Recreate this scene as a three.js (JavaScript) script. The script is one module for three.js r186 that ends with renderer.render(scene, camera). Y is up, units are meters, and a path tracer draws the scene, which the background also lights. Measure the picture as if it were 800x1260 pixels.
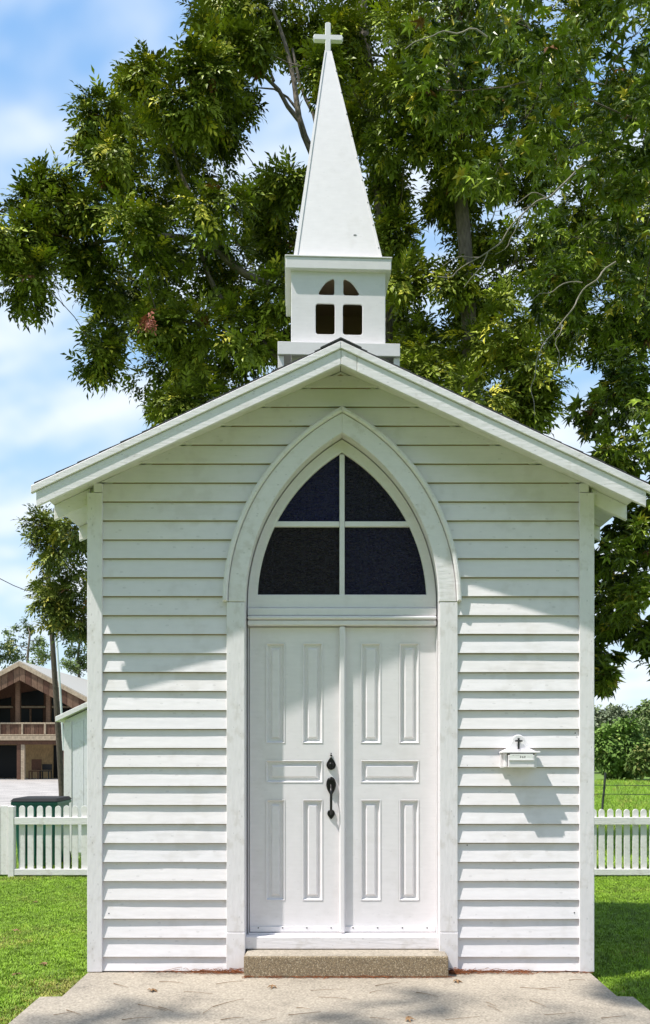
import * as THREE from 'three';
import { mergeGeometries, toCreasedNormals } from 'three/addons/utils/BufferGeometryUtils.js';
import { ImprovedNoise } from 'three/addons/math/ImprovedNoise.js';
import { RoundedBoxGeometry } from 'three/addons/geometries/RoundedBoxGeometry.js';

// ------------------------------------------------------------------ camera, sky, sun, exposure
const FOCAL = 1150, PX = 408, PY = 921, EYE = 1.48, DIST = 6.2;      // photograph pixels and metres
const scene = new THREE.Scene();
const camera = new THREE.PerspectiveCamera(2 * Math.atan(630 / FOCAL) * 180 / Math.PI, 800 / 1260, 0.05, 600);
camera.position.set(0, EYE, DIST);
camera.lookAt(0, EYE, 0);
camera.setViewOffset(800, 1260, -(PX - 400), -(PY - 630), 800, 1260);   // shifted lens: verticals stay upright

const renderer = new THREE.WebGLRenderer({ antialias: true });
renderer.toneMapping = THREE.LinearToneMapping;
renderer.toneMappingExposure = 1.3;
renderer.shadowMap.enabled = true;

const noise3 = new ImprovedNoise();
const clamp = (x, a = 0, b = 1) => Math.min(b, Math.max(a, x));
const smooth = (a, b, x) => { const t = clamp((x - a) / (b - a)); return t * t * (3 - 2 * t); };
const lerp = (a, b, t) => a + (b - a) * t;
function fbm(x, y, z, oct = 4) { let s = 0, a = 0.5, f = 1; for (let i = 0; i < oct; i++) { s += a * noise3.noise(x * f, y * f, z * f); f *= 2.03; a *= 0.5; } return s; }
function rng(seed) { let a = seed >>> 0; return () => { a = (a + 0x6D2B79F5) | 0; let t = Math.imul(a ^ (a >>> 15), 1 | a); t = (t + Math.imul(t ^ (t >>> 7), 61 | t)) ^ t; return ((t ^ (t >>> 14)) >>> 0) / 4294967296; }; }

{ // blue summer sky with thin streaked cloud
  const w = 1024, h = 512, data = new Float32Array(w * h * 4);
  for (let j = 0; j < h; j++) for (let i = 0; i < w; i++) {
    const u = ((i + 0.5) / w - 0.5) * 2 * Math.PI, v = ((j + 0.5) / h - 0.5) * Math.PI;
    const dx = Math.cos(v) * Math.cos(u), dy = Math.sin(v), dz = Math.cos(v) * Math.sin(u);
    const e = clamp(dy);
    let c = [lerp(0.60, 0.04, Math.pow(e, 0.45)), lerp(0.80, 0.24, Math.pow(e, 0.62)), lerp(0.92, 0.68, e)];
    const k = 1 / (e + 0.22), px = dx * k, pz = dz * k;
    const warp = fbm(px * 1.1 + 3.1, pz * 1.1, 1.7, 3) * 0.9;
    const st = fbm(px * 2.6 + pz * 1.8 + warp, pz * 6.4 - px * 3.2 + warp, 4.2, 6) + 0.25 * fbm(px * 9 + pz * 7 + warp * 3, pz * 26 - px * 13 + warp * 3, 2.2, 3);
    const big = fbm(px * 0.9 + 8.2, pz * 0.9 - 2.0, 9.1, 3);
    let cl = smooth(-0.5, 0.62, st * 1.35 + big * 0.55) * 0.74;
    cl = clamp(cl + 0.12 + 0.30 * smooth(0.5, 0.0, e));
    const white = [0.84, 0.90, 0.96];
    c = c.map((x, n) => lerp(x, white[n], cl));
    if (dy < 0) c = [0.30, 0.32, 0.24];
    const o = (j * w + i) * 4; const SK = 0.92; data[o] = c[0] * SK; data[o + 1] = c[1] * SK; data[o + 2] = c[2] * SK; data[o + 3] = 1;
  }
  const t = new THREE.DataTexture(data, w, h, THREE.RGBAFormat, THREE.FloatType);
  t.mapping = THREE.EquirectangularReflectionMapping; t.magFilter = t.minFilter = THREE.LinearFilter; t.wrapS = THREE.RepeatWrapping; t.needsUpdate = true;
  scene.background = t; scene.environment = t;
}
const SUN = new THREE.Vector3(-1.84, 4, 1).normalize();
const sun = new THREE.DirectionalLight(new THREE.Color(1, 0.96, 0.90), 4.7);
sun.position.copy(SUN).multiplyScalar(40); sun.target.position.set(0, 0, 0);
sun.castShadow = true; sun.shadow.mapSize.set(4096, 4096); sun.shadow.radius = 1.5;
Object.assign(sun.shadow.camera, { left: -22, right: 22, top: 22, bottom: -22, near: 1, far: 120 });
scene.add(sun, sun.target);

// ------------------------------------------------------------------ helpers
// a photograph pixel on the upright plane z = const
const X = (px, z = 0) => (px - PX) * (DIST - z) / FOCAL;
const Y = (py, z = 0) => EYE + (PY - py) * (DIST - z) / FOCAL;
const V = (x, y, z) => new THREE.Vector3(x, y, z);
const PT = (px, py, z) => V(X(px, z), Y(py, z), z);

const taken = {};
function numbered(n) { taken[n] = (taken[n] ?? -1) + 1; return taken[n] ? `${n}_${String(taken[n]).padStart(3, '0')}` : n; }
function shade(o) { o.castShadow = true; o.receiveShadow = true; return o; }
function metreUV(g) {                      // uv in metres, chosen by the way each face points
  if (g.index) g = g.toNonIndexed();
  const p = g.attributes.position, uv = new Float32Array(p.count * 2), a = V(0, 0, 0), b = V(0, 0, 0), c = V(0, 0, 0);
  for (let i = 0; i < p.count; i += 3) {
    a.fromBufferAttribute(p, i); b.fromBufferAttribute(p, i + 1); c.fromBufferAttribute(p, i + 2);
    const n = b.clone().sub(a).cross(c.clone().sub(a)), ax = Math.abs(n.x), ay = Math.abs(n.y), az = Math.abs(n.z);
    for (let k = 0; k < 3; k++) {
      const x = p.getX(i + k), y = p.getY(i + k), z = p.getZ(i + k);
      uv[(i + k) * 2] = ax > ay && ax > az ? z + 0.37 : x; uv[(i + k) * 2 + 1] = ay >= ax && ay >= az ? z : y;
    }
  }
  g.setAttribute('uv', new THREE.BufferAttribute(uv, 2));
  if (!g.attributes.normal) g.computeVertexNormals();
  return g;
}
const UPRIGHT = new Set(['corner_board', 'side_casing', 'plinth_block', 'post', 'plank', 'gate_board', 'astragal', 'door_stop']);   // boards whose grain runs up and down
function part(name, g, m, parent) {
  const keep = g.attributes.uv && g.userData.keep; if (!keep) g = metreUV(g);
  if (!keep && UPRIGHT.has(name)) { const u = g.attributes.uv; for (let i = 0; i < u.count; i++) u.setXY(i, u.getY(i), u.getX(i)); }
  const o = shade(new THREE.Mesh(g, m)); o.name = name; parent.add(o); return o; }
function thing(name, label, category, pos = [0, 0, 0], group) {
  const o = new THREE.Group(); o.name = numbered(name); o.position.set(...pos); o.userData = { label, category }; if (group) o.userData.group = group; scene.add(o); return o;
}
function solo(name, g, m, label, category, group) { const o = shade(new THREE.Mesh(metreUV(g), m)); o.name = numbered(name); o.userData = { label, category }; if (group) o.userData.group = group; scene.add(o); return o; }
function setting(name, g, m) { const o = shade(new THREE.Mesh(g.userData.keep ? g : metreUV(g), m)); o.name = name; o.userData = { kind: 'structure', label: m.userData.label, category: 'ground' }; scene.add(o); return o; }
function box(x0, x1, y0, y1, z0, z1, r = 0.003) {
  const w = Math.abs(x1 - x0), h = Math.abs(y1 - y0), d = Math.abs(z1 - z0), rr = Math.min(r, w / 2.2, h / 2.2, d / 2.2);
  const g = rr > 0 ? new RoundedBoxGeometry(w, h, d, 1, rr) : new THREE.BoxGeometry(w, h, d);
  g.translate((x0 + x1) / 2, (y0 + y1) / 2, (z0 + z1) / 2); return g;
}
function poly(pts, z0, z1, bevel = 0.003, holes = []) {   // outline in x,y raised from z0 to z1
  const s = new THREE.Shape(pts.map(p => new THREE.Vector2(p[0], p[1])));
  for (const h of holes) s.holes.push(new THREE.Path(h.map(p => new THREE.Vector2(p[0], p[1]))));
  const g = new THREE.ExtrudeGeometry(s, { depth: z1 - z0 - bevel * 2, bevelEnabled: bevel > 0, bevelSize: bevel, bevelOffset: -bevel, bevelThickness: bevel, bevelSegments: 1, steps: 1, curveSegments: 6 });
  g.translate(0, 0, z0 + bevel); return g;
}
function limbGeo(pts, r0, r1, sides = 7, step = 0.25) {   // a tapered, slightly crooked limb along a smooth curve
  const c = new THREE.CatmullRomCurve3(pts), n = Math.max(3, Math.min(40, Math.ceil(c.getLength() / step)));
  const fr = c.computeFrenetFrames(n, false), pos = [], nor = [], uv = [], idx = [], q = V(0, 0, 0);
  const len = c.getLength();
  for (let i = 0; i <= n; i++) {
    c.getPointAt(i / n, q); const r = lerp(r0, r1, Math.pow(i / n, 0.8));
    for (let k = 0; k <= sides; k++) {
      const a = k / sides * Math.PI * 2, d = fr.normals[i].clone().multiplyScalar(Math.cos(a)).addScaledVector(fr.binormals[i], Math.sin(a));
      const rr = r * (1 + 0.12 * noise3.noise(q.x * 2 + Math.cos(a), q.y * 2, q.z * 2 + Math.sin(a)));
      pos.push(q.x + d.x * rr, q.y + d.y * rr, q.z + d.z * rr); nor.push(d.x, d.y, d.z); uv.push(k / sides * Math.max(0.2, r0 * 6), i / n * len);
    }
  }
  for (let i = 0; i < n; i++) for (let k = 0; k < sides; k++) { const a = i * (sides + 1) + k, b = a + sides + 1; idx.push(a, a + 1, b, b, a + 1, b + 1); }
  const g = new THREE.BufferGeometry(); g.setAttribute('position', new THREE.Float32BufferAttribute(pos, 3)); g.setAttribute('normal', new THREE.Float32BufferAttribute(nor, 3)); g.setAttribute('uv', new THREE.Float32BufferAttribute(uv, 2)); g.setIndex(idx); g.userData.keep = true; return g;
}

// ------------------------------------------------------------------ textures (tileable noise)
function grid(n, fn) { const a = new Float32Array(n * n); for (let j = 0; j < n; j++) for (let i = 0; i < n; i++) a[j * n + i] = fn(i / n, j / n); return a; }
const PERM = new Uint8Array(512); { const R = rng(99), p = [...Array(256).keys()]; for (let i = 255; i > 0; i--) { const k = Math.floor(R() * (i + 1)); [p[i], p[k]] = [p[k], p[i]]; } for (let i = 0; i < 512; i++) PERM[i] = p[i & 255]; }
const GRX = new Float32Array(256), GRY = new Float32Array(256); for (let i = 0; i < 256; i++) { GRX[i] = Math.cos(i * 2.39996); GRY[i] = Math.sin(i * 2.39996); }
function pnoise(x, y, P, seed) {             // gradient noise that repeats every P cells
  const fx = Math.floor(x), fy = Math.floor(y), u = x - fx, v = y - fy, x0 = fx % P, x1 = (x0 + 1) % P, y0 = fy % P, y1 = (y0 + 1) % P;
  const h = (a, b) => PERM[(PERM[(a + seed * 13) & 255] + b) & 255], a = h(x0, y0), b = h(x1, y0), c = h(x0, y1), d = h(x1, y1);
  const su = u * u * (3 - 2 * u), sv = v * v * (3 - 2 * v);
  return 1.3 * ((GRX[a] * u + GRY[a] * v) * (1 - su) * (1 - sv) + (GRX[b] * (u - 1) + GRY[b] * v) * su * (1 - sv) + (GRX[c] * u + GRY[c] * (v - 1)) * (1 - su) * sv + (GRX[d] * (u - 1) + GRY[d] * (v - 1)) * su * sv);
}
function tileFbm(u, v, f, oct, seed) { let s = 0, a = 0.5; for (let o = 0; o < oct; o++) { s += a * pnoise(u * f, v * f, f, seed + o); f *= 2; a *= 0.5; } return s; }
function tex(n, fn, rep, srgb = true) {
  const d = new Uint8Array(n * n * 4);
  for (let j = 0; j < n; j++) for (let i = 0; i < n; i++) { const c = fn(i / n, j / n, i, j), o = (j * n + i) * 4; for (let k = 0; k < 3; k++) d[o + k] = clamp(c[k]) * 255; d[o + 3] = 255; }
  const t = new THREE.DataTexture(d, n, n); t.wrapS = t.wrapT = THREE.RepeatWrapping; t.magFilter = THREE.LinearFilter; t.minFilter = THREE.LinearMipmapLinearFilter; t.generateMipmaps = true;
  t.repeat.set(1 / rep[0], 1 / rep[1]); if (srgb) t.colorSpace = THREE.SRGBColorSpace; t.needsUpdate = true; return t;
}
const toS = x => x <= 0.0031308 ? x * 12.92 : 1.055 * Math.pow(x, 1 / 2.4) - 0.055;
const lin = (r, g, b) => [toS(r), toS(g), toS(b)];
const rT = rng(11);

// old white paint on wood: faint brush grain, flecks and weather stains
function paintTex(seed, dirt, size) {
  const n = 512;
  const R = rng(seed), flecks = []; for (let i = 0; i < 60; i++) flecks.push([R(), R(), 0.0015 + R() * 0.004]);
  const fm = new Float32Array(n * n);
  for (const [fx, fy, r] of flecks) { const R0 = Math.ceil(r * n); for (let j = -R0; j <= R0; j++) for (let i = -R0 * 2; i <= R0 * 2; i++) if ((i / 2) ** 2 + j * j <= R0 * R0 * (0.6 + 0.4 * R())) fm[((Math.floor(fy * n) + j + n) % n) * n + (Math.floor(fx * n) + i + n) % n] = 1; }
  const col = tex(n, (u, v, i, j) => {
    const a = tileFbm(u, v, 3, 4, seed), b = tileFbm(u, v, 14, 3, seed + 1), g = tileFbm(u, v * 6, 9, 3, seed + 2);
    const st = smooth(0.10, 0.42, a + b * 0.6) * dirt, k = 1 - 0.05 * b - 0.04 * g - 0.10 * st - 0.22 * dirt * fm[j * n + i];
    return lin(0.785 * k, 0.75 * k * (1 - 0.012 * st), 0.765 * k * (1 - 0.04 * st));
  }, [size, size]);
  const bump = tex(n, (u, v) => { const x = 0.5 + 0.5 * tileFbm(u, v * 5, 8, 4, seed + 4) + 0.35 * tileFbm(u, v, 5, 3, seed + 5); return [x, x, x]; }, [size, size], false);
  return [col, bump];
}
const [pc1, pb1] = paintTex(21, 0.55, 1.1), [pc2, pb2] = paintTex(37, 1.0, 0.7), [pc3, pb3] = paintTex(55, 0.25, 0.9);
const std = (o) => new THREE.MeshStandardMaterial(o);
const M = {};
M.siding = [0, 1, 2].map(k => std({ map: pc1, bumpMap: pb1, bumpScale: 0.0016, roughness: 0.55, color: new THREE.Color().setRGB(...[[0.99, 0.99, 0.99], [0.96, 0.965, 0.97], [0.98, 0.975, 0.965]][k]) }));
M.trim = std({ map: pc2, bumpMap: pb2, bumpScale: 0.002, roughness: 0.55 });
M.paint = std({ map: pc3, bumpMap: pb3, bumpScale: 0.0003, roughness: 0.42 });
M.metalWhite = std({ map: pc3, bumpMap: pb3, bumpScale: 0.0002, roughness: 0.4, color: new THREE.Color().setRGB(1.0, 1.0, 1.0) });
M.inside = std({ color: new THREE.Color().setRGB(0.50, 0.38, 0.25), roughness: 0.9 });
M.sheathing = std({ color: new THREE.Color().setRGB(0.34, 0.25, 0.16), roughness: 0.95 });
M.black = std({ color: new THREE.Color().setRGB(0.012, 0.011, 0.011), roughness: 0.28, metalness: 0.35 });
M.steelGrey = std({ color: new THREE.Color().setRGB(0.25, 0.25, 0.25), roughness: 0.5 });
M.gap = std({ color: new THREE.Color().setRGB(0.02, 0.02, 0.02), roughness: 0.8 });
const glassBump = tex(256, (u, v) => { const x = 0.5 + tileFbm(u, v * 2, 20, 2, 3) * 0.9; return [x, x, x]; }, [0.42, 0.42], false);
M.glass = [[0.006, 0.007, 0.045], [0.006, 0.006, 0.022], [0.006, 0.004, 0.010], [0.006, 0.006, 0.028]].map(c => new THREE.MeshPhysicalMaterial({ color: new THREE.Color().setRGB(...c), roughness: 0.16, bumpMap: glassBump, bumpScale: 0.022, specularIntensity: 0.6 }));
const concTex = tex(1024, (u, v) => {
  const a = tileFbm(u, v, 4, 5, 5), b = tileFbm(u, v, 60, 3, 6), s = tileFbm(u, v, 150, 2, 8), st = smooth(0.05, 0.4, tileFbm(u, v, 6, 4, 9));
  const sp = smooth(0.28, 0.42, tileFbm(u, v, 110, 2, 15)), k = 1 + 0.30 * a + 0.40 * b + 0.7 * s - 0.20 * st - 0.28 * sp; return lin(0.345 * k, 0.297 * k, 0.236 * k);
}, [1.9, 1.9]);
const concBump = tex(512, (u, v) => { const x = 0.5 + 0.5 * tileFbm(u, v, 60, 3, 6) + 0.2 * tileFbm(u, v, 8, 3, 2); return [x, x, x]; }, [0.95, 0.95], false);
M.concrete = std({ map: concTex, bumpMap: concBump, bumpScale: 0.003, roughness: 0.9 });
M.concrete.userData.label = 'pale concrete slab in front of the chapel door';
function pebbles(n, cells, seed) {      // washed aggregate: close-packed small stones in cement
  const R = rng(seed), pts = []; for (let j = 0; j < cells; j++) for (let i = 0; i < cells; i++) pts.push([(i + R()) / cells, (j + R()) / cells, R(), R()]);
  return (u, v) => { const ci = Math.floor(u * cells), cj = Math.floor(v * cells); let b = 9, id = null, b2 = 9; for (let y = -1; y <= 1; y++) for (let x = -1; x <= 1; x++) { const i = ((ci + x) % cells + cells) % cells, j = ((cj + y) % cells + cells) % cells, p = pts[j * cells + i]; let dx = Math.abs(p[0] - u), dy = Math.abs(p[1] - v); dx = Math.min(dx, 1 - dx); dy = Math.min(dy, 1 - dy); const d = Math.hypot(dx, dy) * cells; if (d < b) { b2 = b; b = d; id = p; } else if (d < b2) b2 = d; } return [b, b2, id]; };
}
const peb = pebbles(512, 92, 77);
M.aggregate = std({
  map: tex(512, (u, v) => { const [a, b, id] = peb(u, v), e = smooth(0.02, 0.22, b - a), t = id[2], w = id[3]; const c = w > 0.86 ? [0.42, 0.36, 0.26] : w > 0.6 ? [0.29, 0.225, 0.135] : w > 0.3 ? [0.21, 0.16, 0.095] : [0.15, 0.115, 0.07]; const k = 1.3 + 0.6 * t; return lin(lerp(0.22, c[0] * k, e), lerp(0.175, c[1] * k * 0.96, e), lerp(0.125, c[2] * k * 0.92, e)); }, [0.5, 0.5]),
  bumpMap: tex(512, (u, v) => { const [a, b] = peb(u, v), e = clamp((b - a) * 1.5); return [e, e, e]; }, [0.5, 0.5], false), bumpScale: 0.005, roughness: 0.8,
});
const barkTex = tex(512, (u, v) => { const a = tileFbm(u * 1, v, 10, 4, 31), b = tileFbm(u, v, 5, 3, 33), k = 1 + 0.9 * a + 0.4 * b; return lin(0.17 * k, 0.14 * k, 0.108 * k); }, [0.6, 1.3]);
const barkBump = tex(256, (u, v) => { const x = 0.5 + tileFbm(u, v, 12, 4, 31) * 0.8; return [x, x, x]; }, [0.6, 1.3], false);
M.bark = std({ map: barkTex, bumpMap: barkBump, bumpScale: 0.02, roughness: 0.95 });
M.palebark = std({ color: new THREE.Color().setRGB(0.29, 0.26, 0.225), roughness: 0.9 });
M.shingle = std({ map: tex(256, (u, v) => { const k = 0.7 + rT() * 0.6; return lin(0.055 * k, 0.055 * k, 0.056 * k); }, [0.3, 0.3]), roughness: 0.95 });

// ------------------------------------------------------------------ ground
const GY = -0.06;                                        // lawn level; the slab top is y = 0
const grassTex = tex(1024, (u, v) => {
  const a = tileFbm(u, v, 5, 4, 41), b = tileFbm(u, v, 90, 2, 43), d = smooth(0.12, 0.4, tileFbm(u, v, 9, 3, 47)), k = 1 + 0.5 * a + 1.1 * b;
  return lin(lerp(0.12, 0.18, d) * k, lerp(0.20, 0.19, d) * k, lerp(0.022, 0.04, d) * k);
}, [3.7, 3.7]);
M.lawn = std({ map: grassTex, roughness: 1 }); M.lawn.userData.label = 'green mown lawn and field around the chapel';
{ const g = new THREE.PlaneGeometry(600, 600, 1, 1); g.rotateX(-Math.PI / 2); g.translate(0, GY, -150); setting('lawn', g, M.lawn); }
M.gravel = std({ map: tex(512, (u, v) => { const b = tileFbm(u, v, 70, 3, 61), a = tileFbm(u, v, 4, 4, 62), k = 1 + 0.9 * b + 0.5 * a; return lin(0.37 * k, 0.34 * k, 0.315 * k); }, [3, 3]), roughness: 1 });
M.gravel.userData.label = 'pale gravel yard in front of the brown house';
{ const s2 = new THREE.Shape([[-40, 17.5], [-9, 18], [-7, 19.2], [-3, 19.6], [-1, 22], [-1, 42], [-40, 42]].map(p => new THREE.Vector2(p[0], p[1])));
  const g = new THREE.ShapeGeometry(s2); g.rotateX(-Math.PI / 2); g.translate(0, GY + 0.006, 0); setting('gravel_yard', g, M.gravel); }
// the concrete: one slab, narrow against the wall and wider in front
{ const g = poly([[-1.615, 0.03], [-1.615, -0.615], [-1.745, -0.622], [-1.745, -3.2], [1.805, -3.2], [1.805, -0.62], [1.712, -0.61], [1.712, 0.03]], 0, 0.14, 0.007); g.rotateX(-Math.PI / 2); g.translate(0, -0.14, 0); setting('concrete_pad', g, M.concrete); }

// ------------------------------------------------------------------ the chapel
const CX = 0.06, SLOPE = 0.467, ROOFZ = 0.31, BACK = -1.9;          // roof axis, pitch, rake plane, back wall
const chapel = thing('chapel', 'tiny white clapboard chapel with arched double door and pointed steeple', 'chapel', [0, 0, 0]);
const AX = 0.0705, SPR = 2.45, CXL = 0.7256, RIN = 1.297, ROUT = 1.443;   // the pointed arch: axis, springing, left arc's centre, radii
const mirror = x => 2 * AX - x;
function arcPts(cx, ys, r, n, y0 = ys) {     // left side of a pointed arch, from springing to point
  const half = cx - AX, out = [], a0 = Math.asin((y0 - ys) / r), a1 = Math.acos(half / r);
  for (let i = 0; i <= n; i++) { const a = lerp(a0, a1, i / n); out.push([cx - r * Math.cos(a), ys + r * Math.sin(a)]); }
  return out;
}
const archOutline = (cx, ys, r, n, yb) => { const l = arcPts(cx, ys, r, n), rr = l.slice(0, -1).reverse().map(p => [mirror(p[0]), p[1]]); return [[l[0][0], yb], ...l, ...rr, [mirror(l[0][0]), yb]]; };
const deckY = x => 3.984 - SLOPE * Math.abs(x - CX);      // underside of the roof boards
const LX = -1.602, RX = 1.724;                            // outer faces of the side walls

// front wall: sheathing with the arched opening, then each clapboard on its own
const front = part('front_wall', poly([[LX + 0.03, 0.01], [RX - 0.03, 0.01], [RX - 0.03, deckY(RX)], [CX, deckY(CX) - 0.004], [LX + 0.03, deckY(LX)]], -0.16, -0.004, 0, [archOutline(CXL, SPR, RIN, 22, 0.12).reverse()]), M.trim, chapel);
part('sheathing', poly([[LX + 0.04, 0.02], [RX - 0.04, 0.02], [RX - 0.04, deckY(RX) - 0.02], [CX, deckY(CX) - 0.02], [LX + 0.04, deckY(LX) - 0.02]], -0.0035, -0.0015, 0, [archOutline(CXL, SPR, RIN + 0.03, 22, 0.12).reverse()]), M.sheathing, front);
function clapboard(xb0, xb1, xt0, xt1, yb, yt, seed, thick = 0.017) {
  const n = Math.max(2, Math.ceil((Math.max(xb1, xt1) - Math.min(xb0, xt0)) / 0.11)), pos = [], push = (...q) => q.forEach(p => pos.push(...p));
  const sec = []; for (let i = 0; i <= n; i++) {
    const t = i / n, xb = lerp(xb0, xb1, t), xt = lerp(xt0, xt1, t), w = 0.0028 * noise3.noise(xb * 1.7, seed * 3.3, 0.5) + 0.001 * noise3.noise(xb * 7, seed, 3), dy = 0.0022 * noise3.noise(xb * 0.8, seed * 1.7, 8.5);
    sec.push([[xb, yb + 0.004, -0.001], [xb, yb + dy, thick + 0.004 + w], [xb, yb + dy + 0.003, thick + 0.0055 + w], [xt, yt - 0.0045, 0.0025 + w * 0.3], [xt, yt - 0.0045, -0.001]]);
  }
  for (let i = 0; i < n; i++) for (let k = 0; k < 4; k++) { const a = sec[i][k], b = sec[i + 1][k], c = sec[i + 1][k + 1], d = sec[i][k + 1]; push(a, b, c, a, c, d); }
  for (const [s, f] of [[sec[0], 1], [sec[n], 0]]) for (let k = 1; k < 4; k++) f ? push(s[0], s[k], s[k + 1]) : push(s[0], s[k + 1], s[k]);
  const g = new THREE.BufferGeometry(); g.setAttribute('position', new THREE.Float32BufferAttribute(pos, 3)); g.computeVertexNormals(); return toCreasedNormals(g, 0.3);
}
{
  const RB = 1.40, apexY = SPR + Math.sqrt(RB * RB - (CXL - AX) ** 2), edge = y => y <= SPR ? CXL - RB : y >= apexY ? AX : CXL - Math.sqrt(RB * RB - (y - SPR) ** 2);
  const L0 = -1.522, R0 = 1.646, Rr = rng(5);
  for (let k = -1; k < 34; k++) {
    const yb = k < 0 ? 0.008 : 0.1 + 0.1256 * k, yt = 0.1 + 0.1256 * (k + 1);
    const lim = y => CX - (3.986 - y) / SLOPE, l = y => Math.max(L0, lim(y)), r = y => Math.min(R0, 2 * CX - lim(y));
    const top = Math.min(yt, 3.955); if (yb > 3.93) break;
    const m = () => M.siding[Math.floor(Rr() * 3)];
    const LB = l(yb + 0.0), LT = Math.max(LB, l(top - 0.0045)), RBx = r(yb), RTx = Math.min(RBx, r(top - 0.0045));
    if (yb >= apexY - 0.02) part('clapboard', clapboard(LB, RBx, LT, RTx, yb, top, k), m(), front);
    else {
      const e0 = edge(yb), e1 = edge(Math.min(top - 0.0045, apexY));
      part('clapboard', clapboard(LB, e0, LT, e1, yb, top, k + 0.3), m(), front);
      part('clapboard', clapboard(mirror(e0), RBx, mirror(e1), RTx, yb, top, k + 50.7), m(), front);
    }
  }
}
for (const [a, b] of [[708, 902], [708, 1083], [707, 1123], [575, 942], [137, 824], [709, 873], [575, 1040], [134, 1124]]) { const g = new THREE.CylinderGeometry(0.004, 0.004, 0.003, 7); g.rotateX(Math.PI / 2); g.translate(X(a, 0.02), Y(b, 0.02), 0.018); part('nail', g, M.gap, front); }
// side and back walls
for (const [s, x] of [[-1, LX], [1, RX]]) {
  const w = part('side_wall', box(x - s * 0.005, x - s * 0.10, 0.0, deckY(x) - 0.01, BACK, -0.165, 0), M.trim, chapel);
  for (let k = -1; k < 24; k++) {
    const yb = k < 0 ? 0.006 : 0.1 + 0.1256 * k, yt = Math.min(0.1 + 0.1256 * (k + 1), deckY(x) - 0.03);
    if (yt - yb < 0.03) break;
    const g = clapboard(-BACK * 0 + 0, -BACK - 0.06, 0, -BACK - 0.06, yb, yt, k + 80 * s, 0.0185);
    g.rotateY(s * Math.PI / 2); g.translate(x - s * 0.005, 0, s > 0 ? -0.055 : BACK + 0.005); part('clapboard', g, M.siding[(k + 3) % 3], w);
  }
}
part('back_wall', poly([[LX + 0.006, 0], [RX - 0.006, 0], [RX - 0.006, deckY(RX)], [CX, deckY(CX)], [LX + 0.006, deckY(LX)]], BACK - 0.11, BACK - 0.005, 0), M.trim, chapel);
part('floor', box(LX + 0.11, RX - 0.11, 0.02, 0.14, BACK, -0.17, 0), M.inside, chapel);
// corner boards
for (const [a, b, s] of [[LX - 0.012, -1.514, -1], [1.638, RX + 0.012, 1]]) {
  const o = s < 0 ? a : b;
  part('corner_board', box(a, b, 0.004, 3.17, 0.0045, 0.03, 0.004), M.trim, chapel);
  part('corner_board', box(o, o - s * 0.022, 0.004, 3.17, -0.085, 0.002, 0.004), M.trim, chapel);
  part('corner_block', box(s < 0 ? -1.572 : 1.64, s < 0 ? -1.514 : 1.70, 3.174, 3.232, 0.0045, 0.027, 0.003), M.trim, chapel);
}
// pointed arch casing in two halves with a raised outer band, square legs and plinth blocks
for (const s of [0, 1]) {
  const fl = p => s ? [mirror(p[0]), p[1]] : p, ring = (r0, r1, n) => { const a = arcPts(CXL, SPR, r0, n), b = arcPts(CXL, SPR, r1, n).reverse(); const q = [...a, ...b].map(fl); if (!s) q.reverse(); return q; };
  const c = part('arch_casing', poly(ring(RIN - 0.004, 1.408, 26), -0.003, 0.033, 0.004), M.trim, chapel);
  part('band_moulding', poly(ring(1.411, ROUT, 26), -0.003, 0.056, 0.009), M.trim, c);
  const x0 = s ? mirror(-0.573) : -0.693, x1 = s ? mirror(-0.693) : -0.573;
  part('side_casing', box(x0, x1, 0.268, SPR - 0.003, -0.003, 0.031, 0.004), M.trim, chapel);
  part('plinth_block', box(x0 - 0.002, x1 + 0.002, 0.004, 0.2645, -0.003, 0.034, 0.004), M.trim, chapel);
}
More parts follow.
